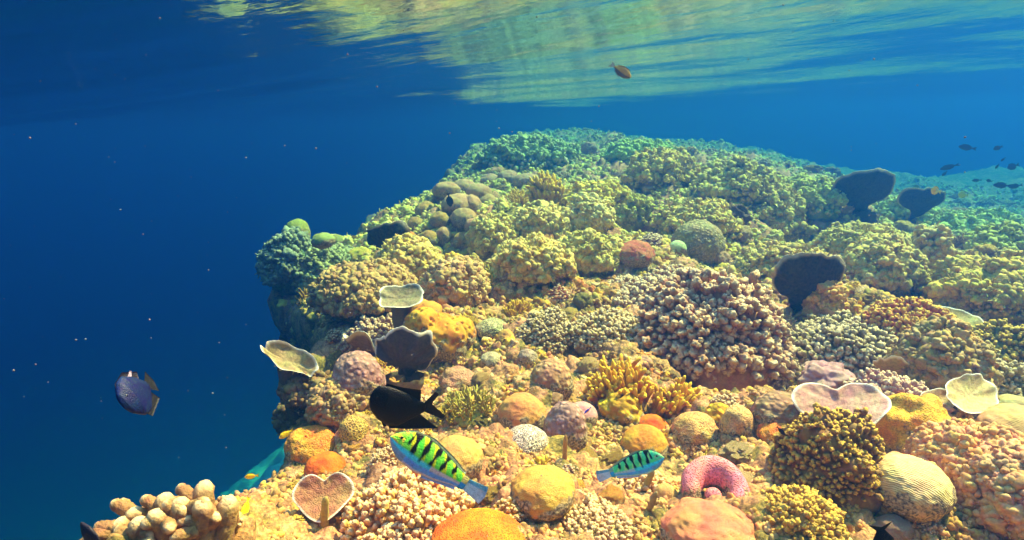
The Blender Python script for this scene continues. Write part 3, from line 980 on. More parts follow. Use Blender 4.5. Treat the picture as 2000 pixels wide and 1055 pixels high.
# knobby colonies
def NB(u, v, w, h, m, c, n, short, tail, sinkv=.35, hk=1.0, dist=None, **kw):
    s = sd()
    if v < 600 and 'sub' not in kw and n > 150:
        kw['sub'] = 1
        n = int(n * 1.7)
    elif 'rad' not in kw:
        n = int(n * 1.3)
    return put('cauliflower_coral', 'coral', u, v, w, h, short, tail, lambda W, H: nodules(W, H * hk, n, seed=s, **kw), m, c, sinkv=sinkv, dist=dist)
NB(1385, 655, 270, 185, 'knob', (.46, .26, .18), 1054, 'huge pinkish knobby coral', 'overhanging a dark hollow in the reef middle', sinkv=.12, sub=2, rad=.0155, hk=1.0)
NB(1255, 575, 215, 70, 'knob', (.50, .29, .19), 714, 'wide flat pinkish knobby coral', 'behind the huge one', sub=2)
NB(1330, 548, 130, 50, 'knob', (.52, .30, .20), 408, 'upper pinkish knobby coral', 'just below the brick red patch', sub=2)
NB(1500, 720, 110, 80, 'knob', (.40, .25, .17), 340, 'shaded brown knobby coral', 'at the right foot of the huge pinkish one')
NB(742, 655, 150, 78, 'knob', (.42, .27, .21), 510, 'grey pink knobby coral', 'jutting over the drop off, behind the grey vase')
NB(815, 1002, 285, 115, 'knobc', (.70, .38, .16), 1054, 'wide cream popcorn coral', 'below the big striped wrasse', sub=2, rad=.0075)
NB(1618, 885, 180, 132, 'knoby', (.34, .19, .09), 578, 'dark knobby thicket', 'with yellow tips, below the large heart plate', sub=2, sinkv=.25)
NB(1770, 628, 150, 66, 'knoby', (.62, .24, .12), 442, 'red and yellow tipped coral', 'left of the olive tan disc')
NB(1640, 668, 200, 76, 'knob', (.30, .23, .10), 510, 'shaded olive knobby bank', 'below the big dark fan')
NB(1740, 785, 165, 70, 'knob', (.54, .34, .30), 442, 'lilac knobby coral', 'right of the large heart plate')
NB(1600, 700, 80, 40, 'knoby', (.38, .36, .08), 170, 'lime yellow knobby tuft', 'right of the shaded brown knobby coral')
NB(1370, 432, 150, 62, 'knoby', (.46, .30, .10), 442, 'tawny cauliflower table', 'above the grey tan dome')
NB(1545, 515, 170, 56, 'knoby', (.42, .30, .12), 442, 'frilled tawny bank', 'behind the big dark fan')
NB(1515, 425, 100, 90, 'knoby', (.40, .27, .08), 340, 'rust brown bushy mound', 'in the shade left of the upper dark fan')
NB(1290, 335, 150, 70, 'knoby', (.42, .28, .06), 442, 'golden brown crest mound', 'highest on the bright crest')
NB(1430, 360, 170, 70, 'knoby', (.38, .29, .08), 442, 'olive gold crest mound', 'on the skyline right of the golden brown one')
NB(1570, 385, 130, 60, 'knoby', (.36, .34, .07), 374, 'yellow green crest mound', 'on the skyline left of the upper dark fan')
NB(1160, 385, 130, 50, 'knoby', (.60, .38, .06), 408, 'yellow knobby bank', 'right of the upright yellow thicket')
NB(1225, 410, 90, 60, 'knoby', (.38, .32, .08), 306, 'olive bank', 'above the central dark hollow')
NB(1930, 560, 170, 70, 'knoby', (.44, .33, .08), 476, 'yellow olive bank', 'at the right edge below the green slope')
NB(1960, 480, 100, 50, 'knoby', (.30, .33, .08), 306, 'mossy green bank', 'on the skyline at the right edge')
NB(1890, 610, 120, 60, 'knoby', (.38, .28, .10), 340, 'brown tufted mound', 'above the olive tan disc')
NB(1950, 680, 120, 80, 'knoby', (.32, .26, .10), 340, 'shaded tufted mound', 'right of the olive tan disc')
NB(1940, 745, 120, 70, 'knob', (.40, .34, .12), 340, 'dull yellow mound', 'at the right edge below the shaded tufted mound')
NB(1190, 640, 150, 60, 'knob', (.48, .36, .16), 442, 'straw yellow knobby patch', 'left of the huge pinkish one')
NB(1065, 640, 130, 70, 'knob', (.46, .35, .18), 442, 'crumbly tan knobby patch', 'in the middle of the reef flat')
NB(1090, 574, 56, 28, 'knob', (.66, .26, .14), 119, 'small coral red tuft', 'left of the wide flat pinkish coral')
NB(1420, 790, 60, 30, 'knob', (.6, .4, .2), 119, 'small tan tuft', 'above the small vivid yellow head')
NB(1240, 940, 120, 50, 'knobc', (.70, .44, .2), 306, 'crumbly golden patch', 'below the small striped wrasse')
NB(1150, 1020, 160, 60, 'knobc', (.66, .46, .26), 442, 'pale crumbly coral', 'below the mustard yellow mound')
NB(1560, 1000, 150, 70, 'knoby', (.60, .40, .14), 374, 'golden crumbly coral', 'between the salmon boulder and the dark knobby thicket')
NB(760, 905, 90, 50, 'knobc', (.60, .36, .18), 272, 'brown crumbly coral', 'left of the big striped wrasse')
NB(1250, 300, 130, 40, 'knoby', (.22, .36, .14), 272, 'hazy green far mound', 'at the middle of the far reef top')
NB(1030, 300, 190, 60, 'knob', (.20, .30, .22), 408, 'hazy teal far bank', 'at the left end of the far reef top')

# finger colonies
def FG(u, v, w, h, m, c, short, tail, name='finger_coral', sinkv=.35, dist=None, **kw):
    s = sd()
    return put(name, 'coral', u, v, w, h, short, tail, lambda W, H: fingers(W, H, seed=s, **kw), m, c, sinkv=sinkv, dist=dist)
NB(1900, 448, 150, 36, 'knoby', (.26, .34, .12), 200, 'far green bank', 'on the skyline at the right below the dim fish')
NB(1760, 412, 90, 30, 'knoby', (.26, .32, .12), 160, 'far mossy bank', 'between the two dark skyline fans')
FG(1215, 755, 135, 92, 'finger', (.58, .25, .008), 'golden finger coral', 'at the reef middle, behind the bright yellow boulder', n=80, rad=.010, K=10, lean=(-.1, -.1))
FG(1300, 785, 90, 74, 'finger', (.58, .25, .008), 'smaller golden finger coral', 'leaning right beside the first one', n=44, rad=.0095, K=10, lean=(.25, -.1))
FG(1180, 513, 62, 40, 'finger', (.62, .40, .06), 'small yellow finger tuft', 'left of the brick red patch', n=34)
FG(1066, 378, 74, 74, 'finger', (.55, .36, .03), 'upright yellow thicket', 'on the skyline left of the crest', n=60, rad=.018)
FG(1010, 392, 70, 44, 'finger', (.60, .42, .05), 'low yellow thicket', 'left of the upright one', n=44)
FG(605, 592, 64, 50, 'plain', (.50, .33, .05), 'tangled ochre branch coral', 'at the very edge of the drop off', name='branching_coral', n=40, fork=3, dist=4.0)
FG(920, 790, 110, 60, 'plain', (.50, .44, .10), 'yellow green twig coral', 'right of the big black fish', name='branching_coral', n=46, rad=.0045, fork=4)
FG(935, 545, 90, 50, 'plain', (.48, .40, .08), 'straw twig coral', 'above the pitted tan dome', name='branching_coral', n=40, fork=4)
FG(1545, 735, 80, 30, 'plain', (.60, .50, .06), 'thin yellow branches', 'left of the lilac double lump', name='branching_coral', n=24, rad=.003, fork=4)
FG(1390, 915, 70, 40, 'plain', (.80, .62, .04), 'bright yellow twigs', 'above the curled pink coral', name='branching_coral', n=14, rad=.0045, fork=3)
FG(1055, 912, 60, 30, 'plain', (.78, .58, .06), 'short yellow twigs', 'below the white maze coral', name='branching_coral', n=18, rad=.004, fork=3)
FG(1600, 905, 60, 60, 'plain', (.62, .42, .05), 'yellow stub branches', 'in the middle of the dark knobby thicket', name='branching_coral', n=16, rad=.006, fork=2, sinkv=-.3)
FG(1065, 758, 46, 26, 'plain', (.75, .68, .55), 'tiny white twig coral', 'at the foot of the pink tan dimpled ball', name='branching_coral', n=30, rad=.0035, fork=3, sinkv=.9)
for (u, v, w, h, c, sh, tl, lx) in [(1247, 948, 14, 62, (.42, .34, .14), 'slender olive tube', 'below the tail of the small striped wrasse', .25), (1262, 985, 12, 50, (.40, .33, .14), 'short olive tube', 'in front of the slender one', .2),
                                   (1104, 882, 10, 62, (.55, .36, .16), 'thin brown stick sponge', 'standing between the mauve column and the mustard mound', -.05), (632, 1008, 16, 70, (.48, .40, .16), 'thin olive tube sponge', 'leaning in front of the pinkish heart plate', .1)]:
    def one(W, H, lx=lx):
        P, q, cap, t = tubes(np.array([[0, 0, -.2 * H]]), np.array([[lx, -.05, 1.0]]), np.array([H * 1.3]), np.array([W * .5]), S=14, K=14, bend=.1, seed=3, bumps=.07)
        return P, [q, cap], t
    put('tube_sponge', 'sponge', u, v, w, h, sh, tl, one, 'plain', c, sinkv=.45)

# blunt finger coral at the lower left
def blunt(W, H, seed=1, n=9):
    r = np.random.default_rng(seed)
    Vs, Fs, Cs, Ts, off = [], [], [], [], 0
    def add(b, d, L, rad, s):
        nonlocal off
        P, q, cap, t = tubes(b, d, L, rad, S=16, K=18, bend=.12, seed=s, bumps=.07, taper=.80, tipw=.16)
        Vs.append(P); Fs.append(q + off); Cs.append(cap + off); Ts.append(t)
        off += len(P)
    x = np.linspace(-.42, .42, n)
    top = np.interp(x, [-.42, -.1, .2, .42], [.45, .75, 1.0, .8])
    b = np.stack([x * W * .8, r.uniform(-.12, .12, n) * W, np.full(n, -H * .3)], -1)
    t = np.stack([x * W * 1.05, b[:, 1] * 1.3, H * top], -1)
    d = t - b
    L = np.linalg.norm(d, axis=1)
    add(b, d, L, np.full(n, W * .095), seed)
    for k in range(3):
        s = r.uniform(.45, .8, n)
        d2 = np.stack([r.choice([-1, 1], n) * r.uniform(.5, 1, n), r.uniform(-1, .3, n), r.uniform(.2, .8, n)], -1)
        add(b + d * s[:, None], d2, np.full(n, W * .24) * r.uniform(.6, 1.2, n), np.full(n, W * .058), seed + 9 + k)
    return np.concatenate(Vs), [np.concatenate(Fs), np.concatenate(Cs)], np.concatenate(Ts)
put('blunt_finger_coral', 'coral', 340, 1030, 205, 86, 'blunt-fingered brown coral', 'with cream tips at the lower left', lambda W, H: blunt(W, H, 1, 9), 'thick', (.40, .25, .13), sinkv=.3, dist=1.28)
put('blunt_finger_coral', 'coral', 428, 1022, 80, 78, 'narrow blunt-fingered coral', 'with cream tips, between its larger twin and the yellow fish', lambda W, H: blunt(W, H, 4, 4), 'thick', (.40, .25, .13), sinkv=.3, dist=1.3)

# plates: the face normal nrm and the in-plane up direction place them
def PL(u, v, w, h, outline, short, tail, nrm, sr=.42, m='plate', c='cream', dist=None, name='plate_coral', upv=(0, 0, 1), stalk=True, hoff=0, **kw):
    y = np.array(nrm, float)
    y /= np.linalg.norm(y)
    z = np.array(upv, float) - np.dot(upv, y) * y
    z /= np.linalg.norm(z)
    x = np.cross(y, z)
    G = hit(u, v + h * .5)
    d = dist or float(np.linalg.norm(G - CP)) * .965
    Pc = CP + ray(u, v) * d
    s = d / F
    r0 = ray(u, v)
    # enlarge in-plane sizes so that the tilted plate has the size seen
    rx = np.cross(r0, [0, 0, 1.0]); rx /= np.linalg.norm(rx)
    ry = np.cross(rx, r0)
    fx = max(.35, math.hypot(np.dot(x, rx), 0)); fz = max(.35, abs(np.dot(z, ry)))
    res = plate(w * s / fx, h * s / fz, outline, **kw)
    M = np.stack([x, y, z], 1)
    o = finish(name, 'coral', res, Pc, m, c, short, tail, u, v, M=M)
    if stalk:
        blade = o
        lab = (short + ' ' + tail).strip()
        for kk in ('label', 'category', 'group'):
            if kk in blade:
                del blade[kk]
        blade.name = 'blade'
        o = bpy.data.objects.new(name, None)
        C.objects.link(o)
        o.empty_display_size = .02
        o.location = blade.location
        blade.location = (0, 0, 0)
        blade.parent = o
        tag(o, lab, 'coral')
        ITEMS[-1] = (o, u, v, short)
        g = ground(np.array([[Pc[0], Pc[1]]]))[0]
        foot = np.array([Pc[0], Pc[1], g]) - Pc if g < Pc[2] else np.array([0, 0, -.05])
        top = -z * h * s / fz * .15 - y * .01
        bt = foot + np.array([0, 0, -.03])
        dd = top - bt
        P, q, cap, t = tubes(top[None] - y[None] * .012, -dd[None], np.array([np.linalg.norm(dd)]), np.array([min(w, h) * s * sr]), S=12, K=24, seed=4, bumps=.05, taper=.34, bend=.02)
        st = mesh('stalk', P, [q, cap], MAT['plain'], parent=o)
        st.color = (.16, .11, .06, 1)
    return o
PL(632, 966, 106, 80, heart, 'pinkish heart-shaped plate', 'with a white rim, below the orange corals at the reef edge', (.05, -.75, .65), c=(.50, .28, .18), cup=.12, seed=2, rimw=.05)
PL(1640, 792, 150, 80, heart, 'large pale heart-shaped plate', 'with a white rim, right of centre', (-.05, -.6, .8), c=(.62, .38, .30), cup=.15, seed=3, rimw=.045)
PL(783, 584, 84, 46, disc(3, .2), 'pale cupped plate', 'with a white rim, left of the pitted tan dome', (.05, -.55, .8), c=(.36, .30, .22), cup=.25, seed=4, ruffle=.08, rimw=.06, dist=2.75)
PL(562, 706, 84, 26, disc(8, .3), 'white leaf plate', 'jutting out over the blue at the reef edge', (.3, -.45, .75), c=(.40, .33, .2), sr=.55, cup=.35, seed=5, ruffle=.16, rf=4, dist=2.25, rimw=.06, upv=(.3, 1, .3))
PL(786, 712, 108, 92, fan(5), 'dark grey vase plate', 'with a wavy pale rim, just behind the big black fish', (.15, .8, .45), c=(.10, .085, .08), cup=.4, seed=6, ruffle=.16, rf=9, rimw=.035)
PL(716, 688, 80, 34, disc(9, .3), 'narrow folded leaf plate', 'with a pale rim, left of the dark grey vase', (.35, .3, .85), c=(.34, .26, .22), cup=.4, seed=7, ruffle=.15, rimw=.08, upv=(-.7, .5, .45))
PL(1570, 566, 112, 108, fan(2), 'big dark brown fan', 'standing in the right half of the reef', (.1, .85, .4), m='darkplate', c=(.055, .04, .022), cup=.3, seed=8, ruffle=.10, rf=7, name='fan_coral', stalk=False)
PL(1682, 386, 92, 86, fan(4), 'dark fan on the skyline', 'highest at the right', (.15, .85, .4), m='darkplate', c=(.05, .045, .03), cup=.3, seed=9, ruffle=.08, name='fan_coral', stalk=False)
PL(1796, 404, 62, 52, fan(6), 'small dark fan', 'with a yellow lit rim, right of the skyline fan', (.2, .85, .5), m='darkplate', c=(.05, .05, .045), cup=.35, seed=10, ruffle=.1, name='fan_coral', stalk=False)
PL(746, 478, 76, 58, fan(7), 'dark teal vase coral', 'with a pointed left tip, on the far left outcrop', (.25, .8, .5), m='darkplate', c=(.05, .055, .04), cup=.4, seed=11, ruffle=.2, name='fan_coral', stalk=False)
PL(1855, 642, 88, 52, disc(11, .1), 'flat olive tan disc', 'at the right, beside the red and yellow tipped coral', (0, -.5, .85), c=(.52, .42, .22), cup=.12, seed=12, rimw=.03)
PL(1745, 732, 62, 34, disc(12, .2), 'small dark-backed plate', 'above the lilac knobby coral', (.3, .45, .85), c=(.60, .42, .24), cup=.4, seed=13)
PL(1890, 774, 54, 46, disc(13, .15), 'small round cream plate', 'right of the olive lumpy column', (.25, -.6, .7), c=(.68, .56, .34), cup=.2, seed=14)
PL(1822, 790, 44, 34, disc(14, .2), 'little white-rimmed plate', 'at the right end of the lilac knobby coral', (.2, -.6, .7), c=(.62, .48, .34), cup=.2, seed=15)
PL(1950, 872, 1, 1, disc(15, .2), 'tiny plate', 'x', (.2, -.6, .7)) if False else None

# ------------------------------------------------------------------ small colonies that fill the reef, each one a thing
def variants():
    out = []
    for k in range(5):
        out.append(('boulder_coral', 'porous' if k % 2 else 'smooth', boulder(1, .8, seed=700 + k, sub=4, lobe=.16, lf=2), ['rounded', 'lumpy', 'domed', 'humped', 'egg-shaped'][k], 'boulder coral', .9))
    for k in range(4):
        out.append(('cauliflower_coral', ['knob', 'knoby', 'knobc', 'knob'][k], nodules(1, .55, 110, seed=720 + k, sub=2), ['knobby', 'yellow-tipped', 'crumbly', 'bumpy'][k], 'cauliflower coral', .62))
    for k in range(3):
        out.append(('finger_coral', 'finger' if k else 'plain', fingers(1, .6, 40, rad=.035, seed=740 + k, K=6, fork=3), ['twiggy', 'short-fingered', 'bushy'][k], 'branching coral', .6))
    for k in range(3):
        out.append(('coral_rock', 'rocky', boulder(1, .7, seed=760 + k, sub=4, lobe=.3, lf=2.6, fine=.06), ['rough', 'craggy', 'pitted'][k], 'coral rock', .7))
    return out
VARS = variants()
protos = {}
FCOL = [('tan', (.60, .40, .20)), ('ochre', (.56, .36, .09)), ('pinkish', (.60, .36, .25)), ('olive', (.36, .30, .09)), ('golden', (.70, .44, .06)), ('orange', (.74, .36, .08)), ('brown', (.32, .20, .10)), ('cream', (.74, .58, .36)), ('mauve', (.50, .33, .31))]
hand = list(ITEMS)
used = set()
frng = np.random.default_rng(11)
placed = [(u, v, 40) for _, u, v, _ in hand]
def caption(u, v, cw, adj, kindword):
    near = sorted(hand, key=lambda t: (t[1] - u) ** 2 + (t[2] - v) ** 2)
    for t in near[:6]:
        du, dv = u - t[1], v - t[2]
        if abs(du) > abs(dv) * 1.3:
            rel = 'right of' if du > 0 else 'left of'
        else:
            rel = 'below' if dv > 0 else 'above'
        for sz in ('', 'small ') :
            s = f'{sz}{cw} {adj} {kindword} {rel} the {t[3]}'
            if len(s.split()) <= 15 and s not in used:
                used.add(s)
                return s
    return None
count = 0
tries = 0
while count < 280 and tries < 6000:
    tries += 1
    u = frng.uniform(500, 1995)
    v = 1050 - 760 * frng.uniform(0, 1) ** .85
    if v < 1050 and u < np.interp(v, [300, 400, 480, 600, 700, 760, 850, 960, 1050], [960, 830, 600, 600, 660, 620, 580, 500, 480]):
        continue
    G = hit(u, v)
    if G is None or G[1] > 9 or G[0] < np.interp(G[1], EY, EX) + .06:
        continue
    d = float(np.linalg.norm(G - CP))
    px = 20 + 48 * frng.uniform(0, 1) ** 1.6 * (1 if v > 500 else .8)
    size = min(px * d / F, .20)
    px = size * F / d
    if any((u - a) ** 2 + ((v - b) * 1.4) ** 2 < (r_ * .55 + px * .5) ** 2 for a, b, r_ in placed):
        continue
    placed.append((u, v, px))
    k = int(frng.integers(len(VARS)))
    ci = int(frng.integers(len(FCOL)))
    if d > 4.3 and ci in (5, 7, 8):
        ci = int(frng.integers(0, 5))
    name, m, geo, adj, kw, asp = VARS[k]
    cap_ = caption(u, v, FCOL[ci][0], adj, kw)
    if cap_ is None:
        continue
    if k not in protos:
        fc = geo[1] if isinstance(geo[1], list) else [geo[1]]
        o = mesh(name, geo[0], fc, MAT[m], attrs={'tip': geo[2]} if len(geo) > 2 else None)
        protos[k] = o
    else:
        o = protos[k].copy()
        C.objects.link(o)
    o.location = (float(G[0]), float(G[1]), float(G[2]) + size * .08)
    q = frng.uniform(.85, 1.15)
    o.scale = (size * q, size / q, size * frng.uniform(.75, 1.1))
    o.rotation_euler = (frng.uniform(-.3, .3), frng.uniform(-.3, .3), frng.uniform(0, 6.28))
    j = frng.uniform(.85, 1.15)
    o.color = (*[min(.95, float(a * b * j * frng.uniform(.95, 1.05))) for a, b in zip(FCOL[ci][1], (.80, .67, .42))], 1)
    tag(o, cap_, 'rock' if name == 'coral_rock' else 'coral', 'small coral growths between the large colonies')
    count += 1

# ------------------------------------------------------------------ uncountable crust of rubble, nubs and twigs
def scatter_points(n, seed, rmin=.85, rmax=14, azr=(-46, 50)):
    r = np.random.default_rng(seed)
    a = np.radians(r.uniform(*azr, n))
    d = np.exp(r.uniform(math.log(rmin), math.log(rmax), n))
    X = np.stack([np.sin(a) * d, np.cos(a) * d], -1)
    e = np.interp(X[:, 1], EY, EX)
    ok = X[:, 0] > e + .03
    X, d = X[ok], d[ok]
    z = ground(X)
    h_ = .02
    gx = (ground(X + [h_, 0]) - z) / h_
    gy = (ground(X + [0, h_]) - z) / h_
    nn = np.stack([-gx, -gy, np.ones(len(X))], -1)
    nn /= np.linalg.norm(nn, axis=1)[:, None]
    P = np.concatenate([X, z[:, None]], 1)
    global HOST
    hostc = [np.zeros((len(P), 3))]; hostw = [np.zeros(len(P))]
    for (Pr, Nr, dr, wr, cr, deep, dens) in ROCKY:
        k = int(dens * n / 60000 * 1.6 * (wr / dr * F) ** 2 / 14)
        ix = r.integers(0, len(Pr), k)
        nr = Nr[ix] / np.linalg.norm(Nr[ix], axis=1)[:, None]
        ok = nr[:, 2] > -.2
        P = np.concatenate([P, Pr[ix][ok]]); nn = np.concatenate([nn, nr[ok]]); d = np.concatenate([d, np.full(ok.sum(), dr)])
        hostc.append(np.tile(np.array(cr) * (np.array([1.55, 1.45, .8]) if dr > 3.25 and not deep else np.array([1.12, .92, .75])), (ok.sum(), 1))); hostw.append(np.full(ok.sum(), .85 if deep else .6))
    HOST = (np.concatenate(hostc), np.concatenate(hostw))
    return P, nn, d, r

PAL = np.array([(.74, .46, .20), (.80, .54, .28), (.66, .38, .13), (.50, .36, .10), (.80, .52, .08), (.72, .38, .24), (.46, .28, .14), (.85, .66, .42), (.80, .36, .10), (.66, .40, .34)])
def palcol(P, r):
    z1 = vnoise(P * 2.4, 81)
    tint = np.array([.80, .66, .38])
    idx = np.clip(((z1 + 1) / 2 * 7 + r.normal(0, 2.2, len(P))), 0, 9.99).astype(int)
    c = PAL[idx] * tint
    far = (sstep(3.0, 4.6, P[:, 1]) * .5)[:, None]
    near = (sstep(2.3, 1.5, P[:, 1]) * .2)[:, None]
    c = c * (1 - far) + np.array([.76, .72, .12]) * far
    c = c * (1 - near) + np.array([.82, .44, .19]) * near
    return c * r.uniform(.55, 1.2, (len(P), 1))

def scatter_mesh(name, T, TF, n, seed, smin, smax, px, flat=(1, 1, 1), lift=0.0, colf=None, jit=.3, **kw):
    P, nn, d, r = scatter_points(n, seed, **kw)
    keep = vnoise(P * 3.1, seed) + r.normal(0, .35, len(P)) > -.35
    P, nn, d = P[keep], nn[keep], d[keep]
    hc, hw = HOST[0][keep], HOST[1][keep][:, None]
    n = len(P)
    s = np.clip(r.uniform(px[0], px[1], n) * d / F, smin, smax)
    q = r.normal(size=(n, 3))
    q[:, :] = q * .8 + nn * 1.0
    z = q / np.linalg.norm(q, axis=1)[:, None]
    x = np.cross(z, r.normal(size=(n, 3)))
    x /= np.linalg.norm(x, axis=1)[:, None]
    y = np.cross(z, x)
    Mx = np.stack([x, y, z], 1)           # n,3(basis),3
    t = T * np.array(flat)
    off3 = r.uniform(0, 60, (n, 1, 3))
    k = 1 + jit * vnoise(T[None] * 1.9 + off3, seed + 3)
    Vv = (t[None] * k[..., None]) @ Mx * s[:, None, None] + (P + nn * (s * lift)[:, None])[:, None]
    Fv = (TF[None] + (np.arange(n) * len(T))[:, None, None]).reshape(-1, TF.shape[1])
    c = (colf or palcol)(P, r)
    c = c * (1 - hw) + np.clip(hc, 0, .85) * r.uniform(.6, 1.15, (len(P), 1)) * hw
    cc = np.repeat(c, len(T), 0)
    o = mesh(name, Vv.reshape(-1, 3), [Fv], STUFF, attrs={'Col': cc})
    tag(o, kind='stuff')
    return o
STUFF = mat('crust_growth', base='Col', noise=110, namp=.35, bump=.0015, rough=.85)
D1, F1_ = ICO[1]
D2, F2_ = ICO[2]
scatter_mesh('coral_rubble', D2, F2_, 13000, 201, .004, .035, (4, 13), lift=.25, jit=.45)
scatter_mesh('coral_nubs', D1, F1_, 60000, 202, .0025, .02, (2.2, 6.5), lift=.6, jit=.4)
tp = np.concatenate([D1 * .5 + a for a in (np.array([0, 0, 0]), np.array([.55, .1, .35]), np.array([-.5, .3, .3]), np.array([.1, -.55, .45]), np.array([.0, .15, .8]))])
tf = np.concatenate([F1_ + len(D1) * k for k in range(5)])
scatter_mesh('coral_clusters', tp, tf, 12000, 203, .006, .035, (4.5, 12), lift=.5, jit=.3)
scatter_mesh('coral_gravel', tp, tf, 9000, 207, .004, .02, (5, 15), lift=.4, jit=.35, rmin=.95, rmax=2.6)
scatter_mesh('coral_pebbles', D1, F1_, 14000, 208, .002, .014, (3, 9), lift=.5, jit=.45, rmin=.95, rmax=2.8)
# curled chips and small leaves
uu, vv = np.meshgrid(np.linspace(-1, 1, 6), np.linspace(-1, 1, 5))
leaf = np.stack([uu * (1 - .3 * vv ** 2), vv * .8, .45 * uu ** 2 - .25 * vv ** 2], -1).reshape(-1, 3)
leaf = np.concatenate([leaf, leaf - [0, 0, .12]])
lf_ = np.concatenate([grid_faces(5, 6), grid_faces(5, 6)[:, ::-1] + 30])
scatter_mesh('coral_chips', leaf, lf_, 16000, 204, .004, .03, (4, 10), lift=.6, jit=.2)
# twigs and turf
TP, TQ, TC, TT = tubes(np.array([[0, 0, -.3], [0, 0, .3], [.05, 0, .1]]), np.array([[.1, .1, 1], [.8, .2, .7], [-.6, .5, .6]]), np.array([1.6, .9, .8]), np.array([.13, .10, .10]), S=5, K=5, bend=.3, seed=8)
def twigc(P, r):
    return np.array([(.52, .42, .09), (.42, .38, .12), (.62, .50, .10), (.46, .30, .12)])[r.integers(0, 4, len(P))] * r.uniform(.7, 1.15, (len(P), 1))
scatter_mesh('coral_twigs', TP, TQ, 14000, 205, .006, .05, (6, 15), lift=.1, jit=.1, colf=twigc)
def turfc(P, r):
    return np.array([(.36, .34, .08), (.46, .36, .10)])[r.integers(0, 2, len(P))] * r.uniform(.6, 1.1, (len(P), 1))
scatter_mesh('algae_turf', TP * np.array([.7, .7, 1]), TQ, 9000, 206, .004, .03, (4, 9), lift=.1, jit=.1, colf=turfc)

# ------------------------------------------------------------------ specks drifting in the water
r = np.random.default_rng(55)
n = 620
a = np.radians(r.uniform(-50, 50, n)); d = np.exp(r.uniform(math.log(.5), math.log(5), n)); e = np.radians(r.uniform(-40, 15, n))
P = CP + np.stack([np.sin(a) * np.cos(e), np.cos(a) * np.cos(e), np.sin(e)], -1) * d[:, None]
ok = (P[:, 2] < -.06) & (P[:, 2] > ground(P[:, :2]) + .08)
P, d = P[ok], d[ok]
n = len(P)
s = d / F * (.3 + 1.3 * r.uniform(0, 1, n) ** 3)
Vv = (D1[None] * (1 + .4 * vnoise(D1[None] * 2 + r.uniform(0, 50, (n, 1, 3)), 4))[..., None]) * s[:, None, None] + P[:, None]
sp = mat('drifting_specks', base=(.2, .19, .2), bump=0, namp=.1)
tag(mesh('floating_specks', Vv.reshape(-1, 3), [(F1_[None] + (np.arange(n) * len(D1))[:, None, None]).reshape(-1, 3)], sp), kind='stuff')

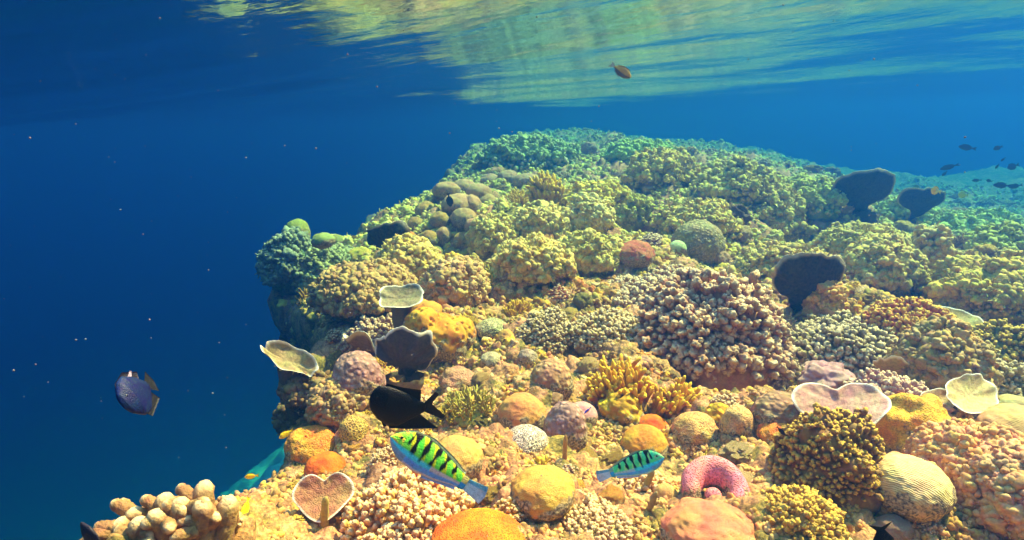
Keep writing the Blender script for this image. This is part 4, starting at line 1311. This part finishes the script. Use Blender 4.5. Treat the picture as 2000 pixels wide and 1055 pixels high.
# ------------------------------------------------------------------ fish
FISH = mat('fish_skin', base='Col', rough=.5, spec=.2, noise=260, namp=.22, pattern='pits', pscale=420, pamt=.1, bump=.0003)
FINM = mat('fish_fin', base='Col', rough=.5, spec=.3, noise=300, namp=.1, bump=.0003)
EYE = mat('fish_eye', base=(.01, .01, .01), rough=.15, spec=.6, bump=0, namp=0)
def fish(name, label, head, tail, d1, d2, top, bot, col, fins=(), tailfin=None, width=.32, cat='fish', group=None, roll=0, eye=(.13, .25, .028), upv=(0, 0, 1)):
    """head/tail: pixels of snout and tail root; top/bot: [(s, height)] profiles in body lengths; col(s, t) -> rgb with t in [-1, 1] belly to back"""
    A = CP + ray(*head) * d1
    Bq = CP + ray(*tail) * d2
    L = float(np.linalg.norm(Bq - A))
    x = (Bq - A) / L
    z = np.array(upv, float) - np.dot(upv, x) * x
    z /= np.linalg.norm(z)
    y = np.cross(z, x)
    if roll:
        z, y = z * math.cos(roll) + y * math.sin(roll), y * math.cos(roll) - z * math.sin(roll)
    ns, nk = 90, 40
    s = np.sin(np.linspace(0, 1, ns) * math.pi / 2) ** 1
    s = 1 - np.cos(np.linspace(0, 1, ns) * math.pi / 2) ** 1.0
    s = np.concatenate([[0, .002, .006, .012], np.linspace(.02, 1, ns - 4)])
    tp_ = np.interp(s, *zip(*top)); bt_ = np.interp(s, *zip(*bot))
    ker = np.array([1, 2, 3, 2, 1.]) / 9
    tp_[4:-4] = np.convolve(tp_, ker, 'same')[4:-4]; bt_[4:-4] = np.convolve(bt_, ker, 'same')[4:-4]
    k = np.linspace(0, 2 * math.pi, nk, endpoint=False)
    mid = (tp_ + bt_) / 2; hh = (tp_ - bt_) / 2
    ww = width * .5 * np.interp(s, [0, .05, .3, .7, 1], [.15, .5, 1, .6, .18]) * max(.2, float(hh.max() * 2))
    co = np.stack([np.broadcast_to(s[:, None], (ns, nk)), np.cos(k)[None] * ww[:, None], mid[:, None] + np.sin(k)[None] * hh[:, None]], -1)
    Vl = [co.reshape(-1, 3)]
    Fl = [grid_faces(ns, nk, True)]
    Ex = [np.arange(nk)[None, ::-1], np.arange(nk)[None] + (ns - 1) * nk]
    Cl = [np.array([[col(float(si), float(math.sin(ki))) for ki in k] for si in s]).reshape(-1, 3)]
    off = ns * nk
    def addfin(root, tipp, c, th=.006, m=5):
        nonlocal off
        root = np.asarray(root, float); tipp = np.asarray(tipp, float)
        n = 24
        ti = np.linspace(0, 1, n)
        rs = np.stack([np.interp(ti, np.linspace(0, 1, len(root)), root[:, j]) for j in range(2)], -1)
        ts = np.stack([np.interp(ti, np.linspace(0, 1, len(tipp)), tipp[:, j]) for j in range(2)], -1)
        q = np.linspace(0, 1, m)
        g = rs[None] * (1 - q)[:, None, None] + ts[None] * q[:, None, None]
        t_ = th * (1 - q * .85)[:, None] * np.ones(n)[None]
        wv = .004 * np.sin(ti * 60)[None] * q[:, None]
        f1 = np.stack([g[..., 0], wv + t_, g[..., 1]], -1).reshape(-1, 3)
        f2 = np.stack([g[..., 0], wv - t_, g[..., 1]], -1).reshape(-1, 3)
        G = grid_faces(m, n)
        b = np.concatenate([np.arange(n), np.arange(1, m) * n + n - 1, (m - 1) * n + np.arange(n - 1)[::-1], np.arange(1, m - 1)[::-1] * n])
        bn = np.roll(b, -1)
        side = np.stack([b, bn, bn + m * n, b + m * n], -1)
        cq = np.array([[c(float(a), float(bq)) if callable(c) else c for a in ti] for bq in q]).reshape(-1, 3)
        return np.concatenate([f1, f2]), np.concatenate([G, G[:, ::-1] + m * n, side]), np.concatenate([cq, cq])
    V_ = np.concatenate(Vl) * L
    Mx = np.stack([x, y, z], 0)
    V_ = V_ @ Mx
    o = bpy.data.objects.new(name, None)
    C.objects.link(o)
    o.empty_display_size = .02
    o.location = A.tolist()
    mesh('body', V_, [np.concatenate(Fl)] + Ex, FISH, parent=o, attrs={'Col': np.concatenate(Cl)})
    for fi, (root, tipp, c) in enumerate(fins):
        fv, ff_, fc_ = addfin(root, tipp, c)
        rx_, rz_ = np.mean(np.asarray(root, float), 0)
        fname = 'tail_fin' if rx_ > .9 else ('pectoral_fin' if fi == 3 else ('dorsal_fin' if rz_ > 0 else 'anal_fin'))
        mesh(fname, (fv * L) @ Mx, [ff_], FISH, parent=o, attrs={'Col': fc_})
    tag(o, label, cat, group)
    if eye:
        D, Fc = ICO[3]
        es, et, er = eye
        i = int(np.argmin(abs(s - es)))
        for sg in (1, -1):
            c_ = np.array([es, sg * ww[i] * math.sqrt(max(0, 1 - et * et)) * .93, mid[i] + et * hh[i]])
            mesh('eye', ((D * [er, er * .5, er] + c_) * L) @ Mx, [Fc], EYE, parent=o)
    return o

def wr_col(s, t, g=(.22, .62, .01)):
    # six dark bars over green and yellow, blue belly, pink grey line
    up = t > -.48
    c = np.array([.20, .85, .06]) if (s * 14 + t) % 2 < 1.3 else np.array([.80, .85, .02])
    if s < .14:
        c = np.array([.30, .80, .05]) if math.sin(t * 9 + s * 45) < .45 else np.array([.95, .55, .05])
    if not up:
        c = np.array([.22, .50, .95]) if t > -.86 else np.array([.85, .75, .85])
        if s < .25:
            c = np.array([.35, .45, .55])
    elif t < -.30:
        c = np.array([.12, .85, .85]) if s < .55 else np.array([.9, .65, .55])
    if up:
        for (b, w, lo) in ((.19, .018, .0), (.27, .034, -.34), (.39, .033, -.40), (.52, .030, -.36), (.65, .030, -.30), (.79, .026, .0)):
            k_ = min(1, max(0, (w * (1 + .35 * math.sin(t * 7 + b * 30)) * (.75 + .4 * t) - abs(s - b - .02 * t * math.sin(b * 40))) / .007)) * min(1, max(0, (t - lo) / .12))
            c = c * (1 - k_) + np.array([.006, .006, .008]) * k_
    if s > .93:
        c = np.array([.6, .5, .15]) if t > 0 else np.array([.06, .40, .70])
    if t > .93:
        c = np.array([.03, .05, .03])
    return c
wt = [(0, 0), (.03, .06), (.1, .13), (.2, .19), (.35, .21), (.6, .17), (.85, .10), (1, .075)]
wb = [(0, -.01), (.03, -.05), (.1, -.11), (.2, -.155), (.4, -.18), (.65, -.145), (.85, -.09), (1, -.07)]
def wtail(a, b):
    return np.array([.55, .80, .85]) * (1 - b) + np.array([.75, .60, .55]) * b if a > .3 else np.array([.1, .5, .65]) * (1 - b) + np.array([.3, .5, .55]) * b
wf = [([(.98, .06), (.98, -.06)], [(1.24, .10), (1.27, 0), (1.25, -.10)], wtail),
      ([(.2, .15), (.4, .17), (.7, .115), (.9, .07)], [(.22, .19), (.42, .225), (.72, .17), (.93, .10)], lambda a, b: np.array([.35, .45, .25])),
      ([(.5, -.135), (.9, -.06)], [(.53, -.19), (.92, -.11)], lambda a, b: np.array([.40, .50, .70])),
      ([(.27, -.01), (.30, -.06)], [(.44, -.04), (.40, -.12)], lambda a, b: np.array([.55, .40, .40]))]
fish('wrasse', 'large striped green wrasse swimming to the upper left below the big black fish', (763, 852), (910, 946), .80, .84, wt, wb, wr_col, wf, eye=(.10, .35, .016), upv=(.25, 0, 1), roll=.3, group='striped wrasses')
fish('wrasse', 'small striped green and blue wrasse facing right above the golden rubble', (1297, 893), (1192, 924), 1.18, 1.22, wt, wb, lambda s, t: wr_col(s, t) * np.array([.45, .95, .8]) + (np.array([0, .02, .22]) if s > 0 and wr_col(s, t)[1] > .1 else 0), wf, eye=(.10, .35, .016), roll=-.3, group='striped wrasses')
BK = lambda s, t: np.array([.004, .004, .005])
BKf = lambda a, b: np.array([.004, .004, .005])
fish('damselfish', 'large pitch black fish facing left in front of the mauve boulder', (721, 783), (830, 797), .92, .93,
     [(0, .10), (.04, .22), (.12, .31), (.3, .32), (.6, .25), (.85, .14), (1, .10)], [(0, -.02), (.05, -.16), (.2, -.32), (.4, -.42), (.6, -.40), (.85, -.20), (1, -.08)],
     BK, [([(.96, .09), (.96, -.06)], [(1.12, .34), (1.20, .29), (1.10, .10), (1.40, -.10), (1.36, -.17)], lambda a, b: np.array([.035, .022, .018]) * b + .004),
          ([(.2, .29), (.9, .10)], [(.25, .36), (.55, .33), (.86, .33)], BKf),
          ([(.4, -.38), (.92, -.12)], [(.45, -.47), (.80, -.44), (1.33, -.36)], BKf),
          ([(.25, -.30), (.35, -.36)], [(.34, -.45), (.40, -.44)], BKf)], eye=(.12, .3, .02), group='black fish')
def dm(s, t):
    c = np.array([.002, .008, .060]) * (1 - s * .3) + np.array([.003, .006, .016]) * max(0, t)
    return c
fish('damselfish', 'dark violet grey damselfish alone in the deep blue at left', (240, 792), (288, 752), 1.15, 1.2,
     [(0, .12), (.05, .28), (.25, .50), (.5, .56), (.8, .36), (1, .12)], [(0, -.08), (.1, -.30), (.35, -.52), (.6, -.52), (.85, -.30), (1, -.12)],
     dm, [([(.98, .10), (.98, -.12)], [(1.22, .30), (1.26, 0), (1.18, -.30)], BKf),
          ([(.15, .38), (.9, .25)], [(.2, .50), (.6, .62), (1.0, .42)], lambda a, b: np.array([.008, .006, .015])),
          ([(.4, -.50), (.95, -.2)], [(.5, -.66), (1.05, -.45)], BKf),
          ([(.66, .46), (.76, .40)], [(.84, .54), (.88, .50)], lambda a, b: np.array([.25, .2, .28]))], eye=(.16, .3, .03), upv=(-.5, 0, 1))
fish('damselfish', 'black fish rising into view at the lower left corner', (158, 1020), (200, 1085), 1.0, 1.0, [(0, .02), (.2, .2), (.5, .3), (.8, .22), (1, .1)], [(0, -.02), (.2, -.18), (.5, -.28), (.8, -.2), (1, -.1)], lambda s, t: np.array([.018, .014, .02]), [], eye=(.2, .3, .02), group='black fish')
fish('damselfish', 'black fish entering at the bottom edge near the cream ridged boulder', (1728, 1085), (1720, 1036), .86, .84, [(0, .1), (.2, .35), (.6, .4), (1, .14)], [(0, -.1), (.2, -.3), (.6, -.36), (1, -.14)],
     BK, [([(.98, .12), (.98, -.12)], [(1.25, .45), (1.12, .05), (1.30, -.38)], BKf)], eye=None, upv=(1, 0, .2), group='black fish')
def gen(name, label, h, t, d, c, dp=.3, group=None, cat='fish', tailc=None, d2=None, eye=(.14, .3, .03), fork=.3):
    cf = c if callable(c) else (lambda s, q: np.array(c))
    tc_ = np.array(tailc if tailc is not None else cf(1.0, 0.0))
    return fish(name, label, h, t, d, d2 or d, [(0, .02), (.06, dp * .45), (.25, dp * .9), (.5, dp), (.8, dp * .5), (1, dp * .22)], [(0, -.02), (.08, -dp * .45), (.3, -dp * .95), (.5, -dp), (.8, -dp * .5), (1, -dp * .22)],
                cf, [([(.97, dp * .2), (.97, -dp * .2)], [(1.28, dp * .7), (1.28 - fork * .4, 0), (1.28, -dp * .7)], lambda a, b: tc_),
                     ([(.2, dp * .8), (.85, dp * .42)], [(.28, dp * 1.15), (.6, dp * 1.15), (.92, dp * .6)], lambda a, b: cf(.5, 1.0) * .8),
                     ([(.5, -dp * .95), (.85, -dp * .4)], [(.58, -dp * 1.2), (.92, -dp * .6)], lambda a, b: cf(.5, -1.0) * .8)], group=group, eye=eye, cat=cat)
def par(s, t):
    if s < .12 and t > .1:
        return np.array([.85, .55, .06])
    return np.array([.70, .40, .06]) if t > -.2 else np.array([.18, .16, .12])
gen('surgeonfish', 'orange brown fish with a yellow nose patch swimming alone under the surface', (1232, 152), (1200, 130), 2.0, par, dp=.24, tailc=(.55, .6, .5))
gen('damselfish', 'flat lemon yellow fish upright beside the narrow blunt-fingered coral', (474, 1013), (484, 978), 1.35, (.85, .62, .01), dp=.34)
gen('damselfish', 'small yellow fish at the reef edge above the pinkish heart plate', (478, 932), (500, 929), 1.55, (.85, .60, .01), dp=.26)
gen('damselfish', 'bent yellow fish hovering at the edge left of the ring-shaped coral', (545, 856), (568, 842), 1.7, (.85, .64, .01), dp=.26)
gen('damselfish', 'dark little fish pointing down by the knob cluster', (880, 404), (876, 382), 4.2, (.03, .03, .03), dp=.38, group='black fish')
gen('damselfish', 'tiny black fish over the tan orange head', (1533, 850), (1520, 836), 1.55, (.01, .01, .015), dp=.25)
gen('damselfish', 'tiny electric blue fish with an orange belly over the smooth lilac pink head', (1141, 808), (1152, 798), 1.55, lambda s, t: np.array([.04, .05, .85]) if t > -.5 else np.array([.8, .35, .03]), dp=.16)
gen('butterflyfish', 'round orange yellow butterflyfish above the small dark fan', (1818, 371), (1834, 374), 4.4, lambda s, t: np.array([.95, .58, .06]) if s < .6 else np.array([.7, .65, .35]), dp=.55)
gen('butterflyfish', 'round pale green butterflyfish right of the orange one', (1871, 379), (1888, 381), 5.0, (.40, .62, .22), dp=.5)
gen('butterflyfish', 'dim green round fish just left of the orange butterflyfish', (1781, 368), (1797, 370), 6.5, (.12, .25, .12), dp=.45)
gen('damselfish', 'faint pale fish above the far crest mound', (1459, 298), (1470, 296), 7.0, (.45, .5, .4), dp=.4)
shadows = [((1872, 286), (1900, 290), .20, 'topmost dark fish in the hazy school at right'), ((1940, 292), (1955, 287), .3, 'small dark fish right of the topmost one in the school'),
           ((1836, 331), (1866, 323), .16, 'slim dark fish leftmost in the school at right'), ((1840, 344), (1848, 336), .22, 'tiny dark fish below the slim leftmost one'),
           ((1944, 330), (1950, 322), .2, 'tiny tilted dark fish in the middle of the school'), ((1955, 315), (1962, 309), .2, 'tiny dark fish above the middle one of the school'),
           ((1967, 329), (1986, 323), .35, 'stout dark fish near the right edge of the school'), ((1898, 353), (1914, 352), .2, 'flat dark fish under the middle of the school'),
           ((1940, 361), (1968, 363), .22, 'long dark fish lowest in the school'), ((1926, 352), (1936, 354), .3, 'small dark fish left of the lowest long one'), ((1970, 366), (1992, 362), .22, 'dark fish lowest and rightmost in the school')]
for k, (a_, b_, dp, lb) in enumerate(shadows):
    gen('distant_fish', lb, a_, b_, 6.0 + .25 * (k % 4), (.02, .03, .05), dp=dp * 1.1, group='hazy school of dark fish at the right', eye=None)
